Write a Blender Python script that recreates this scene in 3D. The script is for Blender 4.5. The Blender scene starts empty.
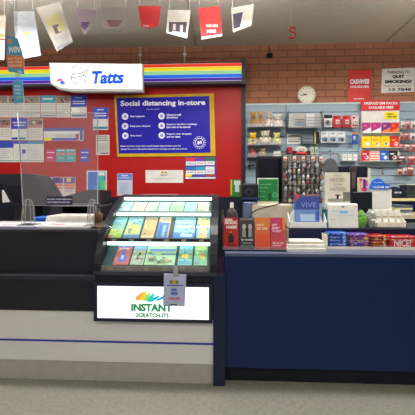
import bpy, math, random
from mathutils import Matrix, Vector
random.seed(7)
SC = bpy.context.scene
COL = SC.collection

# ------------------------------------------------------------------ camera, world, lights, exposure
F = 320.0; H = 1.39; V0 = 190.0; U0 = 207.5
YAW = math.radians(2.6)
cam_d = bpy.data.cameras.new('camera')
cam = bpy.data.objects.new('camera', cam_d); COL.objects.link(cam)
cam_d.sensor_width = 36; cam_d.lens = 36 * F / 415
cam_d.shift_y = -(U0 - V0) / 415
cam_d.clip_start = 0.05
cam.location = (0, 0, H); cam.rotation_euler = (math.pi / 2, 0, YAW)
SC.camera = cam

world = bpy.data.worlds.new('world'); SC.world = world; world.use_nodes = True
bg = world.node_tree.nodes['Background']
bg.inputs[0].default_value = (0.90, 0.95, 1.0, 1); bg.inputs[1].default_value = 0.45

def area(x, y, z, sx, sy, power, col, rx=0.0, rz=0.0):
    d = bpy.data.lights.new('fluorescent_and_fill_light', 'AREA'); d.shape = 'RECTANGLE'
    d.size = sx; d.size_y = sy; d.energy = power; d.color = col
    o = bpy.data.objects.new('fluorescent_and_fill_light', d); COL.objects.link(o)
    o.location = (x, y, z); o.rotation_euler = (rx, 0, rz)
    return o
CEIL = 3.26
LAMPS = [(-2.1, 2.45), (0.0, 2.45), (2.1, 2.45), (-1.4, -0.6), (1.4, -0.6)]
LZ = 2.98  # hung below the ceiling so the added uplights can reach it
for lx, ly in LAMPS:
    area(lx, ly, LZ - 0.055, 1.2, 0.16, 36, (1.0, 0.975, 0.94))
    area(lx, ly, LZ + 0.045, 1.2, 0.16, 34, (1.0, 0.975, 0.94), rx=math.pi)  # upward fill light added to brighten the ceiling and upper brick
SC.view_settings.view_transform = 'Standard'
SC.view_settings.look = 'None'
SC.view_settings.gamma = 1.0
SC.view_settings.use_curve_mapping = False
SC.view_settings.exposure = 0.0

# ------------------------------------------------------------------ helpers
def P(u, v, Y):
    rx = (u - U0) / F; uz = (V0 - v) / F
    dx = -math.sin(YAW) + rx * math.cos(YAW)
    dy = math.cos(YAW) + rx * math.sin(YAW)
    t = Y / dy
    return t * dx, H + t * uz
def PX(u, Y): return P(u, 190, Y)[0]
def PZ(u, v, Y): return P(u, v, Y)[1]

def lin(c):
    c = c / 255.0
    return c / 12.92 if c <= 0.04045 else ((c + 0.055) / 1.055) ** 2.4
MATS = {}
def mat(rgb, rough=0.6, metal=0.0, emit=0.0, var=0.06, name='paint', coat=0.0):
    key = (tuple(rgb), rough, metal, emit, var, coat)
    if key in MATS: return MATS[key]
    m = bpy.data.materials.new(name); m.use_nodes = True
    nt = m.node_tree; b = nt.nodes['Principled BSDF']
    c = [lin(x) for x in rgb]
    b.inputs['Roughness'].default_value = rough; b.inputs['Metallic'].default_value = metal
    b.inputs['Coat Weight'].default_value = coat
    b.inputs['Specular IOR Level'].default_value = .25
    if var > 0 and not emit:
        tc = nt.nodes.new('ShaderNodeTexCoord'); n = nt.nodes.new('ShaderNodeTexNoise')
        n.inputs['Scale'].default_value = 14; n.inputs['Detail'].default_value = 3
        r = nt.nodes.new('ShaderNodeValToRGB')
        r.color_ramp.elements[0].position = 0.3; r.color_ramp.elements[1].position = 0.7
        r.color_ramp.elements[0].color = [x * (1 - var) for x in c] + [1]
        r.color_ramp.elements[1].color = [min(1, x * (1 + var)) for x in c] + [1]
        nt.links.new(tc.outputs['Object'], n.inputs['Vector']); nt.links.new(n.outputs['Fac'], r.inputs[0])
        nt.links.new(r.outputs[0], b.inputs['Base Color'])
    else:
        b.inputs['Base Color'].default_value = c + [1]
    if emit:
        b.inputs['Emission Color'].default_value = c + [1]; b.inputs['Emission Strength'].default_value = emit
    MATS[key] = m
    return m

def clear_mat(name, tint=(1, 1, 1), haze=0.0, gloss=0.08, rough=0.03):
    m = bpy.data.materials.new(name); m.use_nodes = True; nt = m.node_tree; nt.nodes.clear()
    out = nt.nodes.new('ShaderNodeOutputMaterial')
    tr = nt.nodes.new('ShaderNodeBsdfTransparent'); tr.inputs[0].default_value = (*tint, 1)
    gl = nt.nodes.new('ShaderNodeBsdfGlossy'); gl.inputs['Roughness'].default_value = rough
    df = nt.nodes.new('ShaderNodeBsdfDiffuse'); df.inputs[0].default_value = (.8, .8, .82, 1)
    fr = nt.nodes.new('ShaderNodeFresnel'); fr.inputs[0].default_value = 1.45
    mx = nt.nodes.new('ShaderNodeMixShader'); m2 = nt.nodes.new('ShaderNodeMixShader')
    mul = nt.nodes.new('ShaderNodeMath'); mul.operation = 'MULTIPLY'; mul.inputs[1].default_value = gloss / 0.04
    mul.use_clamp = True
    nt.links.new(fr.outputs[0], mul.inputs[0])
    m2.inputs[0].default_value = haze
    nt.links.new(tr.outputs[0], m2.inputs[1]); nt.links.new(df.outputs[0], m2.inputs[2])
    nt.links.new(mul.outputs[0], mx.inputs[0]); nt.links.new(m2.outputs[0], mx.inputs[1]); nt.links.new(gl.outputs[0], mx.inputs[2])
    nt.links.new(mx.outputs[0], out.inputs[0])
    return m
PERSPEX = clear_mat('perspex', (.95, .95, .96), 0.085, 0.02)  # milky diffuse share stands in for the ceiling's reflection in the pane
PERSPEX_EDGE = clear_mat('perspex_edge', (.95, .97, .98), 0.32, 0.08)
GLASS = clear_mat('display_glass', (.97, .99, .98), 0.0, 0.02)
PLASTIC = clear_mat('clear_plastic', (.97, .97, .98), 0.10, 0.05, 0.15)
WRAP = clear_mat('cellophane', (.97, .97, .98), 0.10, 0.08, 0.2)

FONTC = {}
def text_geo(s, bold=0.0):
    k = (s, bold)
    if k in FONTC: return FONTC[k]
    cu = bpy.data.curves.new('t', 'FONT'); cu.body = s; cu.size = 1; cu.offset = bold; cu.resolution_u = 3
    ob = bpy.data.objects.new('t', cu)
    me = bpy.data.meshes.new_from_object(ob)
    vs = [v.co.copy() for v in me.vertices]; fs = [tuple(p.vertices) for p in me.polygons]
    bpy.data.objects.remove(ob); bpy.data.curves.remove(cu); bpy.data.meshes.remove(me)
    x0 = min(v.x for v in vs); x1 = max(v.x for v in vs); y0 = min(v.y for v in vs); y1 = max(v.y for v in vs)
    FONTC[k] = ([((v.x - x0) / (x1 - x0), (v.y - y0) / (y1 - y0)) for v in vs], fs)
    return FONTC[k]

ORG = {}
class MB:
    def __init__(s): s.v = []; s.f = []; s.m = []; s.sm = []; s.slots = []; s.M = Matrix.Identity(4)
    def mi(s, m):
        if not isinstance(m, bpy.types.Material): m = mat(m)
        if m not in s.slots: s.slots.append(m)
        return s.slots.index(m)
    def add(s, vs, fs, m, smooth=False):
        b = len(s.v); i = s.mi(m)
        for p in vs: s.v.append(s.M @ Vector(p))
        for f in fs: s.f.append([b + k for k in f]); s.m.append(i); s.sm.append(smooth)
        return s
    def box(s, x0, x1, y0, y1, z0, z1, m, bev=0.0):
        if x0 > x1: x0, x1 = x1, x0
        if z0 > z1: z0, z1 = z1, z0
        if y0 > y1: y0, y1 = y1, y0
        if bev <= 0:
            vs = [(x, y, z) for x in (x0, x1) for y in (y0, y1) for z in (z0, z1)]
            return s.add(vs, [(0, 1, 3, 2), (4, 6, 7, 5), (0, 4, 5, 1), (2, 3, 7, 6), (0, 2, 6, 4), (1, 5, 7, 3)], m)
        b = min(bev, (x1 - x0) / 2.01, (z1 - z0) / 2.01, (y1 - y0) / 2.01)
        ring = []
        for (cx, cz, a0) in ((x1 - b, z1 - b, 0), (x0 + b, z1 - b, 90), (x0 + b, z0 + b, 180), (x1 - b, z0 + b, 270)):
            for k in range(4):
                a = math.radians(a0 + k * 30); ring.append((cx, cz, math.cos(a), math.sin(a)))
        n = len(ring); vs = []
        for (y, sc) in ((y0, 0.3), (y0 + b * .7, 1.0), (y1 - b * .7, 1.0), (y1, 0.3)):
            for cx, cz, c, q in ring: vs.append((cx + c * b * sc, y, cz + q * b * sc))
        fs = [tuple(range(n)), tuple(range(4 * n - 1, 3 * n - 1, -1))]
        for r in range(3):
            for k in range(n): fs.append((r * n + k, (r + 1) * n + k, (r + 1) * n + (k + 1) % n, r * n + (k + 1) % n))
        return s.add(vs, fs, m)
    def prism_y(s, pts, y0, y1, m, smooth=False):       # polygon in XZ extruded along Y
        n = len(pts); vs = [(x, y0, z) for x, z in pts] + [(x, y1, z) for x, z in pts]
        return s.add(vs, [tuple(range(n)), tuple(range(2 * n - 1, n - 1, -1))] + [(k, k + n, (k + 1) % n + n, (k + 1) % n) for k in range(n)], m, smooth)
    def prism_x(s, pts, x0, x1, m):                      # polygon in YZ extruded along X
        n = len(pts); vs = [(x0, y, z) for y, z in pts] + [(x1, y, z) for y, z in pts]
        return s.add(vs, [tuple(range(n)), tuple(range(2 * n - 1, n - 1, -1))] + [(k, k + n, (k + 1) % n + n, (k + 1) % n) for k in range(n)], m)
    def ell(s, c, r, m, nu=12, nv=8):
        vs = []; fs = []
        for j in range(nv + 1):
            t = math.pi * j / nv
            for i in range(nu):
                a = 2 * math.pi * i / nu
                vs.append((c[0] + r[0] * math.sin(t) * math.cos(a), c[1] + r[1] * math.sin(t) * math.sin(a), c[2] + r[2] * math.cos(t)))
        for j in range(nv):
            for i in range(nu): fs.append((j * nu + i, (j + 1) * nu + i, (j + 1) * nu + (i + 1) % nu, j * nu + (i + 1) % nu))
        return s.add(vs, fs, m, True)
    def lathe(s, cx, cy, prof, m, n=20):                # prof: (radius, z)
        vs = []; fs = []
        for r, z in prof:
            for i in range(n): a = 2 * math.pi * i / n; vs.append((cx + r * math.cos(a), cy + r * math.sin(a), z))
        for j in range(len(prof) - 1):
            for i in range(n): fs.append((j * n + i, j * n + (i + 1) % n, (j + 1) * n + (i + 1) % n, (j + 1) * n + i))
        fs.append(tuple(range(n))); fs.append(tuple(range(len(prof) * n - 1, (len(prof) - 1) * n - 1, -1)))
        return s.add(vs, fs, m, True)
    def disc_y(s, cx, cz, r, y0, y1, m, n=24, rz=None):  # round plate facing -Y
        return s.prism_y([(cx + r * math.cos(2 * math.pi * k / n), cz + (rz or r) * math.sin(2 * math.pi * k / n)) for k in range(n)], y0, y1, m)
    def tube(s, pts, r, m, n=8):
        pts = [Vector(p) for p in pts]; vs = []; fs = []
        for k, p in enumerate(pts):
            d = (pts[min(k + 1, len(pts) - 1)] - pts[max(k - 1, 0)]).normalized()
            a = d.cross(Vector((0, 0, 1)));
            if a.length < 1e-3: a = d.cross(Vector((0, 1, 0)))
            a.normalize(); b = d.cross(a)
            for i in range(n): t = 2 * math.pi * i / n; vs.append(p + a * (r * math.cos(t)) + b * (r * math.sin(t)))
        for k in range(len(pts) - 1):
            for i in range(n): fs.append((k * n + i, k * n + (i + 1) % n, (k + 1) * n + (i + 1) % n, (k + 1) * n + i))
        fs.append(tuple(range(n))); fs.append(tuple(range(len(pts) * n - 1, (len(pts) - 1) * n - 1, -1)))
        return s.add(vs, fs, m, True)
    def quad(s, x0, x1, z0, z1, y, m):
        return s.add([(x0, y, z0), (x1, y, z0), (x1, y, z1), (x0, y, z1)], [(0, 1, 2, 3)], m)
    def text(s, t, x0, x1, z0, z1, y, m, bold=0.0, shear=0.0):
        vs, fs = text_geo(t, bold); h = z1 - z0
        return s.add([(x0 + a * (x1 - x0) + b * h * shear, y, z0 + b * h) for a, b in vs], fs, m)
    # pixel-measured prints on the wall-parallel plane Y (true metres on that plane)
    def q(s, u0, v0, u1, v1, Y, m, d=0.001):
        uc = (u0 + u1) / 2; x0, z1 = P(u0, v0, Y)[0], P(uc, v0, Y)[1]; x1, z0 = P(u1, v0, Y)[0], P(uc, v1, Y)[1]
        return s.quad(x0, x1, z0, z1, Y - d, m)
    def t(s, txt, u0, v0, u1, v1, Y, m, bold=0.0, shear=0.0, d=0.0016):
        uc = (u0 + u1) / 2
        return s.text(txt, PX(u0, Y), PX(u1, Y), PZ(uc, v1, Y), PZ(uc, v0, Y), Y - d, m, bold, shear)
    def build(s, name, parent=None, label=None, cat=None, group=None, kind=None, org=None):
        xs = [v.x for v in s.v]; ys = [v.y for v in s.v]; zs = [v.z for v in s.v]
        c = Vector(org) if org is not None else Vector(((min(xs) + max(xs)) / 2, (min(ys) + max(ys)) / 2, min(zs)))
        me = bpy.data.meshes.new(name); me.from_pydata([v - c for v in s.v], [], s.f)
        for m in s.slots: me.materials.append(m)
        for p, i, sm in zip(me.polygons, s.m, s.sm): p.material_index = i; p.use_smooth = sm
        me.validate(); me.update()
        o = bpy.data.objects.new(name, me); COL.objects.link(o)
        ORG[o.name] = c
        if parent is not None: o.parent = parent; o.location = c - ORG[parent.name]
        else: o.location = c
        tag(o, label, cat, group, kind)
        return o
def tag(o, label=None, cat=None, group=None, kind=None):
    if label: o['label'] = label
    if cat: o['category'] = cat
    if group: o['group'] = group
    if kind: o['kind'] = kind
def empty(name, loc, label, cat, group=None):
    o = bpy.data.objects.new(name, None); COL.objects.link(o); o.location = loc; o.empty_display_size = 0.05
    ORG[o.name] = Vector(loc); tag(o, label, cat, group); return o

WHITE = mat((232, 231, 226), .55, name='white_paper'); CREAM = mat((226, 220, 200), .6, name='cream_card')
BLACK = mat((22, 23, 27), .5, name='black_plastic'); DARK = mat((44, 45, 52), .5, name='charcoal')
NAVY = mat((18, 36, 80), .35, name='navy_laminate', var=.04); INK = mat((30, 30, 34), .7, name='ink')
STEEL = mat((170, 172, 175), .35, .8, name='steel')

# ------------------------------------------------------------------ structure
YB = 4.15
def node_mat(name):
    m = bpy.data.materials.new(name); m.use_nodes = True; nt = m.node_tree
    return m, nt, nt.nodes['Principled BSDF']
def brick_mat():
    m, nt, b = node_mat('brick')
    g = nt.nodes.new('ShaderNodeNewGeometry'); sp = nt.nodes.new('ShaderNodeSeparateXYZ'); cb = nt.nodes.new('ShaderNodeCombineXYZ')
    nt.links.new(g.outputs['Position'], sp.inputs[0]); nt.links.new(sp.outputs[0], cb.inputs[0]); nt.links.new(sp.outputs[2], cb.inputs[1])
    br = nt.nodes.new('ShaderNodeTexBrick'); br.inputs['Scale'].default_value = 1
    br.inputs['Brick Width'].default_value = .24; br.inputs['Row Height'].default_value = .086
    br.inputs['Mortar Size'].default_value = .005; br.inputs['Mortar Smooth'].default_value = .2; br.inputs['Bias'].default_value = 0
    br.inputs['Color1'].default_value = (lin(178), lin(118), lin(90), 1); br.inputs['Color2'].default_value = (lin(164), lin(107), lin(82), 1)
    br.inputs['Mortar'].default_value = (lin(118), lin(84), lin(70), 1)  # dark mortar tone carries the shade inside the joints
    nt.links.new(cb.outputs[0], br.inputs['Vector'])
    n = nt.nodes.new('ShaderNodeTexNoise'); n.inputs['Scale'].default_value = 30; nt.links.new(g.outputs['Position'], n.inputs['Vector'])
    mx = nt.nodes.new('ShaderNodeMix'); mx.data_type = 'RGBA'; mx.blend_type = 'MULTIPLY'; mx.inputs[0].default_value = .5
    rp = nt.nodes.new('ShaderNodeValToRGB'); rp.color_ramp.elements[0].color = (.7, .7, .7, 1); nt.links.new(n.outputs['Fac'], rp.inputs[0])
    nt.links.new(br.outputs['Color'], mx.inputs[6]); nt.links.new(rp.outputs[0], mx.inputs[7]); nt.links.new(mx.outputs[2], b.inputs['Base Color'])
    bp = nt.nodes.new('ShaderNodeBump'); bp.inputs['Strength'].default_value = .6; bp.inputs['Distance'].default_value = .01; bp.invert = True
    nt.links.new(br.outputs['Fac'], bp.inputs['Height']); nt.links.new(bp.outputs[0], b.inputs['Normal'])
    b.inputs['Roughness'].default_value = .85
    return m
def floor_mat():
    m, nt, b = node_mat('vinyl_floor')
    g = nt.nodes.new('ShaderNodeNewGeometry'); n = nt.nodes.new('ShaderNodeTexNoise'); n.inputs['Scale'].default_value = 40; n.inputs['Detail'].default_value = 6
    nt.links.new(g.outputs['Position'], n.inputs['Vector'])
    r = nt.nodes.new('ShaderNodeValToRGB'); r.color_ramp.elements[0].position = .35; r.color_ramp.elements[1].position = .65
    r.color_ramp.elements[0].color = (lin(118), lin(116), lin(108), 1); r.color_ramp.elements[1].color = (lin(132), lin(130), lin(120), 1)
    nt.links.new(n.outputs['Fac'], r.inputs[0]); nt.links.new(r.outputs[0], b.inputs['Base Color']); b.inputs['Roughness'].default_value = .4
    return m
def struct(name, x0, x1, y0, y1, z0, z1, m):
    mb = MB(); mb.box(x0, x1, y0, y1, z0, z1, m); return mb.build(name, kind='structure')
XL, XR, YF = -4.2, 4.6, -3.6
struct('floor', XL, XR, YF, YB + .1, -.1, 0, floor_mat())
ceil = MB(); cm = mat((205, 200, 184), .8, name='ceiling_plaster', var=.03); jm = mat((178, 172, 156), .8)
ceil.box(XL, XR, YF, YB + .1, CEIL, CEIL + .1, cm)
for x in (-2.75, -.35, 2.05): ceil.box(x, x + .03, YF, YB, CEIL - .006, CEIL, jm)
ceil.box(XL, XR, 3.0, 3.03, CEIL - .006, CEIL, jm)
ceil.build('ceiling', kind='structure')
struct('wall_back', XL, XR, YB, YB + .1, 0, CEIL, brick_mat())
struct('wall_left', XL - .1, XL, YF, YB + .1, 0, CEIL, mat((196, 190, 176), .8))
struct('wall_right', XR, XR + .1, YF, YB + .1, 0, CEIL, mat((196, 190, 176), .8))
wl = [('first', 'nearest the left wall above the customer side'), ('', 'over the middle of the counter'), ('', 'nearest the right wall above the counter'),
      ('', 'behind the viewer on the left'), ('', 'behind the viewer on the right')]
for (lx, ly), (_, d) in zip(LAMPS, wl):
    mb = MB(); mb.box(lx - .63, lx + .63, ly - .05, ly + .05, LZ - .04, LZ + .03, WHITE); [mb.tube([(lx + d_, ly, LZ + .03), (lx + d_, ly, CEIL)], .004, STEEL) for d_ in (-.5, .5)]
    o = mb.build('ceiling_light', label='white fluorescent ceiling light ' + d, cat='ceiling light', group='fluorescent ceiling lights')
    mb = MB(); mb.box(lx - .6, lx + .6, ly - .04, ly + .04, LZ - .05, LZ - .04, mat((255, 250, 240), .5, emit=4.0)); mb.build('diffuser', parent=o)

# ------------------------------------------------------------------ red display wall
YR = 4.05
RED = mat((170, 18, 18), .38, name='red_board', var=.03)
xr = PX(241.5, YR); zt = PZ(150, 83, YR); zb = PZ(150, 197, YR)
mb = MB(); mb.box(-2.9, xr, YR, YB - .003, zb, zt, RED)
board = mb.build('display_board', label='large glossy red display board on the brick wall behind the left counter', cat='display board')
mb = MB(); mb.box(xr, PX(245.5, YR), YR - .03, YB - .003, 0, PZ(243, 60, YR), mat((38, 36, 48), .4))
mb.build('edge_post', parent=board)
mb = MB(); mb.box(-2.9, xr, YR, YB - .003, 0, zb, mat((24, 28, 44), .5)); mb.build('lower_panel', parent=board)

# rainbow fascia
YS = 3.93
fas = empty('fascia_sign', (-1.2, YS, PZ(143, 84.5, YS)), 'long lightbox fascia with rainbow stripes above the red board', 'sign')
x0 = -2.9; x1 = PX(241.5, YS)
def zz(v): return PZ(150, v, YS)
mb = MB(); mb.box(x0, x1 + .015, YS, YR + .1, zz(84.5), zz(63.3), mat((72, 66, 84), .4)); mb.box(x1, x1 + .05, YS - .03, YR, zz(86), zz(61.5), mat((60, 58, 72), .4))
mb.build('casing', parent=fas)
mb = MB(); mb.box(x0, x1, YS - .004, YS, zz(82), zz(64.4), mat((235, 235, 232), .4, emit=.3)); mb.build('light_panel', parent=fas)
for nm, c, a, b in (('red_stripe', (250, 62, 42), 64.7, 67.7), ('yellow_stripe', (250, 235, 30), 68.0, 71.5), ('green_stripe', (150, 215, 160), 71.8, 75.1),
                    ('blue_stripe', (10, 110, 240), 75.4, 78.6), ('violet_stripe', (74, 20, 170), 78.9, 81.7)):
    mb = MB(); mb.box(x0, x1, YS - .006, YS - .004, zz(b), zz(a), mat(c, .4, emit=.42)); mb.build(nm, parent=fas, label=nm.replace('_', ' '))

# Tatts lightbox
YT = 3.86
ta = empty('lightbox_sign', (PX(96, YT), YT, PZ(96, 91, YT)), 'white glowing lightbox sign reading Tatts with line drawn man in hat', 'sign')
def pt(u, v, Y=YT): return P(u, v, Y)
out = [pt(49.2, 62.5), pt(142.5, 63.8), pt(143, 91.5), pt(72, 91.5), pt(58, 89), pt(50.5, 84)]
mb = MB(); mb.prism_y(out, YT, YS + .0, mat((225, 222, 222), .45)); mb.build('casing', parent=ta)
ins = [pt(50, 63.3), pt(141.8, 64.6), pt(142, 89), pt(72, 88.5), pt(59.5, 87), pt(51.2, 82.5)]
mb = MB(); mb.prism_y(ins, YT - .006, YT, mat((250, 251, 255), .4, emit=1.0)); mb.build('face', parent=ta)
BLU = mat((0, 92, 225), .4, emit=.5)
mb = MB()
mb.t('Tatts', 90.4, 71, 123.2, 84.2, YT, BLU, .045, .16, d=.009); mb.build('lettering', parent=ta)
mb = MB()
GR = mat((40, 40, 46), .8)
def line(pts, r=.0046, Y=YT - .008):
    mb.tube([(P(u, v, Y)[0], Y, P(u, v, Y)[1]) for u, v in pts], r, GR, 5)
line([(73.5, 74), (72.5, 68), (74.5, 66), (78, 65.5), (81, 66.5), (82.5, 71)])
line([(71, 76), (74, 74), (79, 74), (84, 72), (88.5, 69.3), (86, 73), (81, 76), (75, 77.5), (71, 77.5), (71, 76)])
line([(71.5, 78), (72, 81), (75, 83), (78, 84)]); line([(83, 75), (86, 77), (86.5, 79.5), (85, 80), (86, 82), (84, 83.5)])
line([(81, 77.5), (83, 77)], .004); line([(84.5, 76.8), (85.8, 76.9)], .004); line([(82, 81), (85, 80.8)])
mb.build('portrait_emblem', parent=ta)
mb = MB()
for c, pts in (((245, 120, 40), [(57, 82), (56.5, 80.5), (58.5, 79), (60, 81)]), ((240, 60, 150), [(58.5, 79.5), (61, 78.5), (63.5, 80), (62, 81.5), (60, 80.8)]), ((60, 120, 230), [(60, 82), (62, 80.8), (65, 81.5), (65.5, 84.5), (61, 85)])):
    mb.prism_y([pt(u, v) for u, v in pts], YT - .009, YT - .006, mat(c, .4, emit=.5))
mb.build('swirl_emblem', parent=ta)
mb = MB(); mb.t('the lott by tatts group', 54, 86, 66, 87.2, YT, GR, d=.008); mb.build('small_lettering', parent=ta)

# conduits and small alarm sensor on the brick
for u, w in ((140.5, 'left, over the white lightbox edge'), (184.8, 'right, above the rainbow stripes')):
    mb = MB(); X = PX(u, YB); mb.tube([(X, YB - .014, PZ(u, 66, YB)), (X, YB - .014, PZ(u, 55, YB)), (X, YB - .014, CEIL)], .011, mat((205, 198, 184), .5)); mb.box(X - .02, X + .02, YB - .03, YB, CEIL - .12, CEIL - .10, WHITE)
    mb.build('conduit', label='thin white conduit down the brick wall on the ' + w, cat='conduit', group='white conduits')
X, Z = P(269, 56.5, YB)
mb = MB(); mb.box(X - .035, X + .035, YB - .07, YB - .01, Z - .025, Z + .02, BLACK, .01); mb.tube([(X, YB - .02, Z), (X, YB - .01, Z + .13)], .006, BLACK)
mb.build('security_sensor', label='small black security sensor high on the brick wall', cat='sensor')

# round wall clock
cx, cz = P(306, 95.5, YB); 
mb = MB(); mb.disc_y(cx, cz, .112, YB - .035, YB, mat((205, 200, 180), .4), 36); ck = mb.build('wall_clock', label='round cream wall clock above the slatwall', cat='clock')
mb = MB(); mb.disc_y(cx, cz, .098, YB - .038, YB - .035, mat((235, 232, 216), .5), 36); mb.build('dial', parent=ck)
mb = MB()
for k in range(12):
    mb = MB(); a = k * math.pi / 6; mb.disc_y(cx + .083 * math.sin(a), cz + .083 * math.cos(a), .005, YB - .040, YB - .038, INK, 8)
    mb.build('hour_mark', parent=ck)
for L, a, nm in ((.05, math.radians(-80), 'hour_hand'), (.075, math.radians(-100), 'minute_hand')):
    mb = MB(); mb.tube([(cx, YB - .042, cz), (cx + L * math.sin(a), YB - .042, cz + L * math.cos(a))], .004, INK, 6); mb.build(nm, parent=ck)

# ------------------------------------------------------------------ printed sheets on the red board
def sheet(name, label, cat, u0, v0, u1, v1, base, marks=(), texts=(), Y=YR, th=.004, group=None, m=None, rough=.5):
    mb = MB(); x0 = PX(u0, Y); x1 = PX(u1, Y); uc = (u0 + u1) / 2
    mb.box(x0, x1, Y - th, Y, PZ(uc, v1, Y), PZ(uc, v0, Y), mat(base, rough))
    for i, (a, b, c, d, col) in enumerate(marks): mb.q(a, b, c, d, Y, mat(col, .5), th + .0006 + .0004 * i)
    for (s, a, b, c, d, col) in texts: mb.t(s, a, b, c, d, Y, mat(col, .5), .01, d=th + .006)
    return mb.build(name, label=label, cat=cat, group=group)
def rows(u0, v0, u1, v1, n, col, jitter=.3, gap=.55):
    r = []; h = (v1 - v0) / n
    for k in range(n): r.append((u0, v0 + k * h, u1 - random.random() * jitter * (u1 - u0), v0 + k * h + h * gap, col))
    return r
G = (170, 168, 165)
def form(u0, v0, u1, v1, head, hcol2=None):
    m = [(u0 + .4, v0 + .3, u1 - .4, v0 + (v1 - v0) * .33, head)]
    if hcol2:
        for k in range(4):
            a = u0 + 1 + random.random() * (u1 - u0 - 4); b = v0 + 1 + random.random() * ((v1 - v0) * .33 - 3)
            m.append((a, b, a + 2.5, b + 2, random.choice(hcol2)))
    n = 5
    for k in range(n):
        z = v0 + (v1 - v0) * (.40 + .11 * k); m.append((u0 + 1, z, u1 - 1, z + .35, G))
    for k in range(1, 4): m.append((u0 + (u1 - u0) * k / 4, v0 + (v1 - v0) * .38, u0 + (u1 - u0) * k / 4 + .25, v1 - 1, (190, 188, 185)))
    return m
NP = [(60, 50, 48), (200, 160, 130), (170, 50, 60), (235, 230, 220), (90, 80, 90)]
BLU2 = (52, 84, 200)
W = (222, 220, 216)
first_row = [(-9, 8, 0, 'leftmost'), (8.5, 24, 0, 'second from the left'), (24.3, 40, 0, 'third, beside the teal form'), (56.5, 70.5, 0, 'between the teal and blue forms')]
for a, b, _, w in first_row:
    sheet('newspaper_page', 'grey form page in the red board top row, ' + w, 'paper sheet', a, 96, b, 117.5, W, form(a, 96, b, 117.5, (150, 140, 135), NP), group='newspaper form pages')
sheet('entry_form', 'white form with teal heading in the top row of the red board', 'paper sheet', 40.8, 95.6, 55.8, 117.3, W, [(40.8, 95.6, 55.8, 103, (84, 170, 195)), (43, 98, 53, 100, (200, 225, 230))] + form(41, 96, 55.5, 117, (84, 170, 195))[1:] + [(41.5, 115.3, 55.3, 116.2, (84, 150, 175))])
sheet('entry_form', 'white form with wide blue heading at the right end of the top row', 'paper sheet', 71.2, 95.5, 86.8, 118, W, [(71.2, 95.5, 86.8, 107, BLU2), (75, 97, 82, 98.5, (160, 180, 235)), (73, 101, 85, 102, W), (73, 103.2, 85, 104.2, W), (72, 114.5, 86.2, 116.6, (90, 140, 160)), (72, 108, 80, 113, (245, 245, 245))])
for a, b, w in ((-6, 11, 'leftmost'), (28, 43, 'beside the blue headed form')):
    sheet('newspaper_page', 'newspaper form page in the second row of the red board, ' + w, 'paper sheet', a, 118.8, b, 140.3, W, form(a, 119, b, 140, (140, 120, 118), NP) + [(a + .5, 126.5, b - .5, 127.5, (190, 50, 55))], group='newspaper form pages')
sheet('entry_form', 'white form with violet blue heading in the second row of the red board', 'paper sheet', 11.5, 118.3, 27.5, 140.3, W, [(11.5, 118.3, 27.5, 129, (70, 76, 190)), (13, 122, 26, 123.2, W), (14, 125, 25, 126, W), (12, 137.5, 18, 139.5, (50, 70, 190)), (20, 137.5, 26, 139.5, (60, 140, 170))])
for a, b, hc, w in ((-4, 13.6, (60, 80, 190), 'leftmost, blue heading'), (14, 28.3, (70, 95, 185), 'with a blue square'), (28.6, 43.8, (80, 150, 200), 'pale with thin blue heading')):
    mk = [(a, 141, b, 144 if w[0] != 'l' else 148, hc)] + rows(a + 1.5, 149.5, b - 1.5, 159, 5, (195, 195, 205)) + [(a + .3, 160.4, b - .3, 161.2, (110, 150, 140))]
    if 'square' in w: mk += [(22.5, 149.5, 26, 153.5, (60, 70, 180)), (20.5, 146, 20.9, 160, (90, 110, 190))]
    sheet('entry_form', 'white form in the red board third row, ' + w, 'paper sheet', a, 141, b, 162.2, W, mk)
sheet('banner_poster', 'long narrow banner poster in yellow, blue and white on the red board', 'poster', 43.8, 128, 83.5, 140.8, (226, 226, 226),
      [(43.8, 128, 83.5, 131, (70, 80, 160)), (46, 132, 78, 133.6, (245, 245, 245)), (44, 137.5, 52, 140.6, (245, 225, 20)), (52, 138, 76, 140.6, (90, 90, 190)), (55, 134.2, 76, 137.6, (210, 205, 200)), (76, 134, 79, 140.4, (160, 60, 90)), (80, 131, 83, 140, (70, 90, 180))])
for a, b, c, w in ((46.3, 55.8, (196, 40, 110), 'magenta'), (56.2, 65.6, (90, 160, 165), 'teal and orange, left of its twin'), (66, 75.8, (90, 160, 165), 'teal and orange, right of its twin'), (80.3, 89.6, (80, 70, 170), 'violet blue, standing apart')):
    mk = [(a + 1, 152, b - 1, 153, (235, 220, 230)), (a + 1, 157, b - 3, 158, (235, 220, 230))]
    if 'teal' in w: mk = [(a + 1, 152.8, b - .8, 154.6, (235, 130, 90)), (a + .8, 149.9, b - .8, 151, (200, 225, 225)), (a + 2, 157, b - 2, 159, (120, 190, 195))]
    sheet('leaflet', 'small ' + w + ' leaflet in the middle of the red board', 'leaflet', a, 149, b, 162, c, mk, group='small leaflets')
mk = []
for k in range(3):
    a = 40 + k * 12; mk += [(a + .4, 177.4, a + 11.2, 183.5, [(60, 60, 150), (110, 60, 160), (90, 80, 170)][k]), (a + 3, 178, a + 7, 182, [(240, 220, 50), (40, 40, 90), (220, 200, 90)][k]), (a + .4, 184, a + 11.2, 186.5, (225, 130, 80)), (a + 1, 187.5, a + 10.5, 189, (190, 120, 110)), (a + 1, 190, a + 9.5, 192, (190, 185, 200))]
sheet('price_poster', 'wide price poster with violet, orange and white panels behind the charcoal terminal', 'poster', 40, 177, 75.5, 197, (220, 205, 200), mk)
sheet('entry_form', 'single form with blue heading and teal foot, beneath the lightbox sign', 'paper sheet', 93, 107.5, 108.3, 130, W, [(93, 107.5, 108.3, 119, BLU2), (97, 109, 104, 110.4, (190, 205, 240)), (94.5, 113, 106.5, 114, W), (94.5, 115.3, 106.5, 116.5, W), (93.3, 126.8, 108, 129, (50, 130, 165))])
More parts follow.
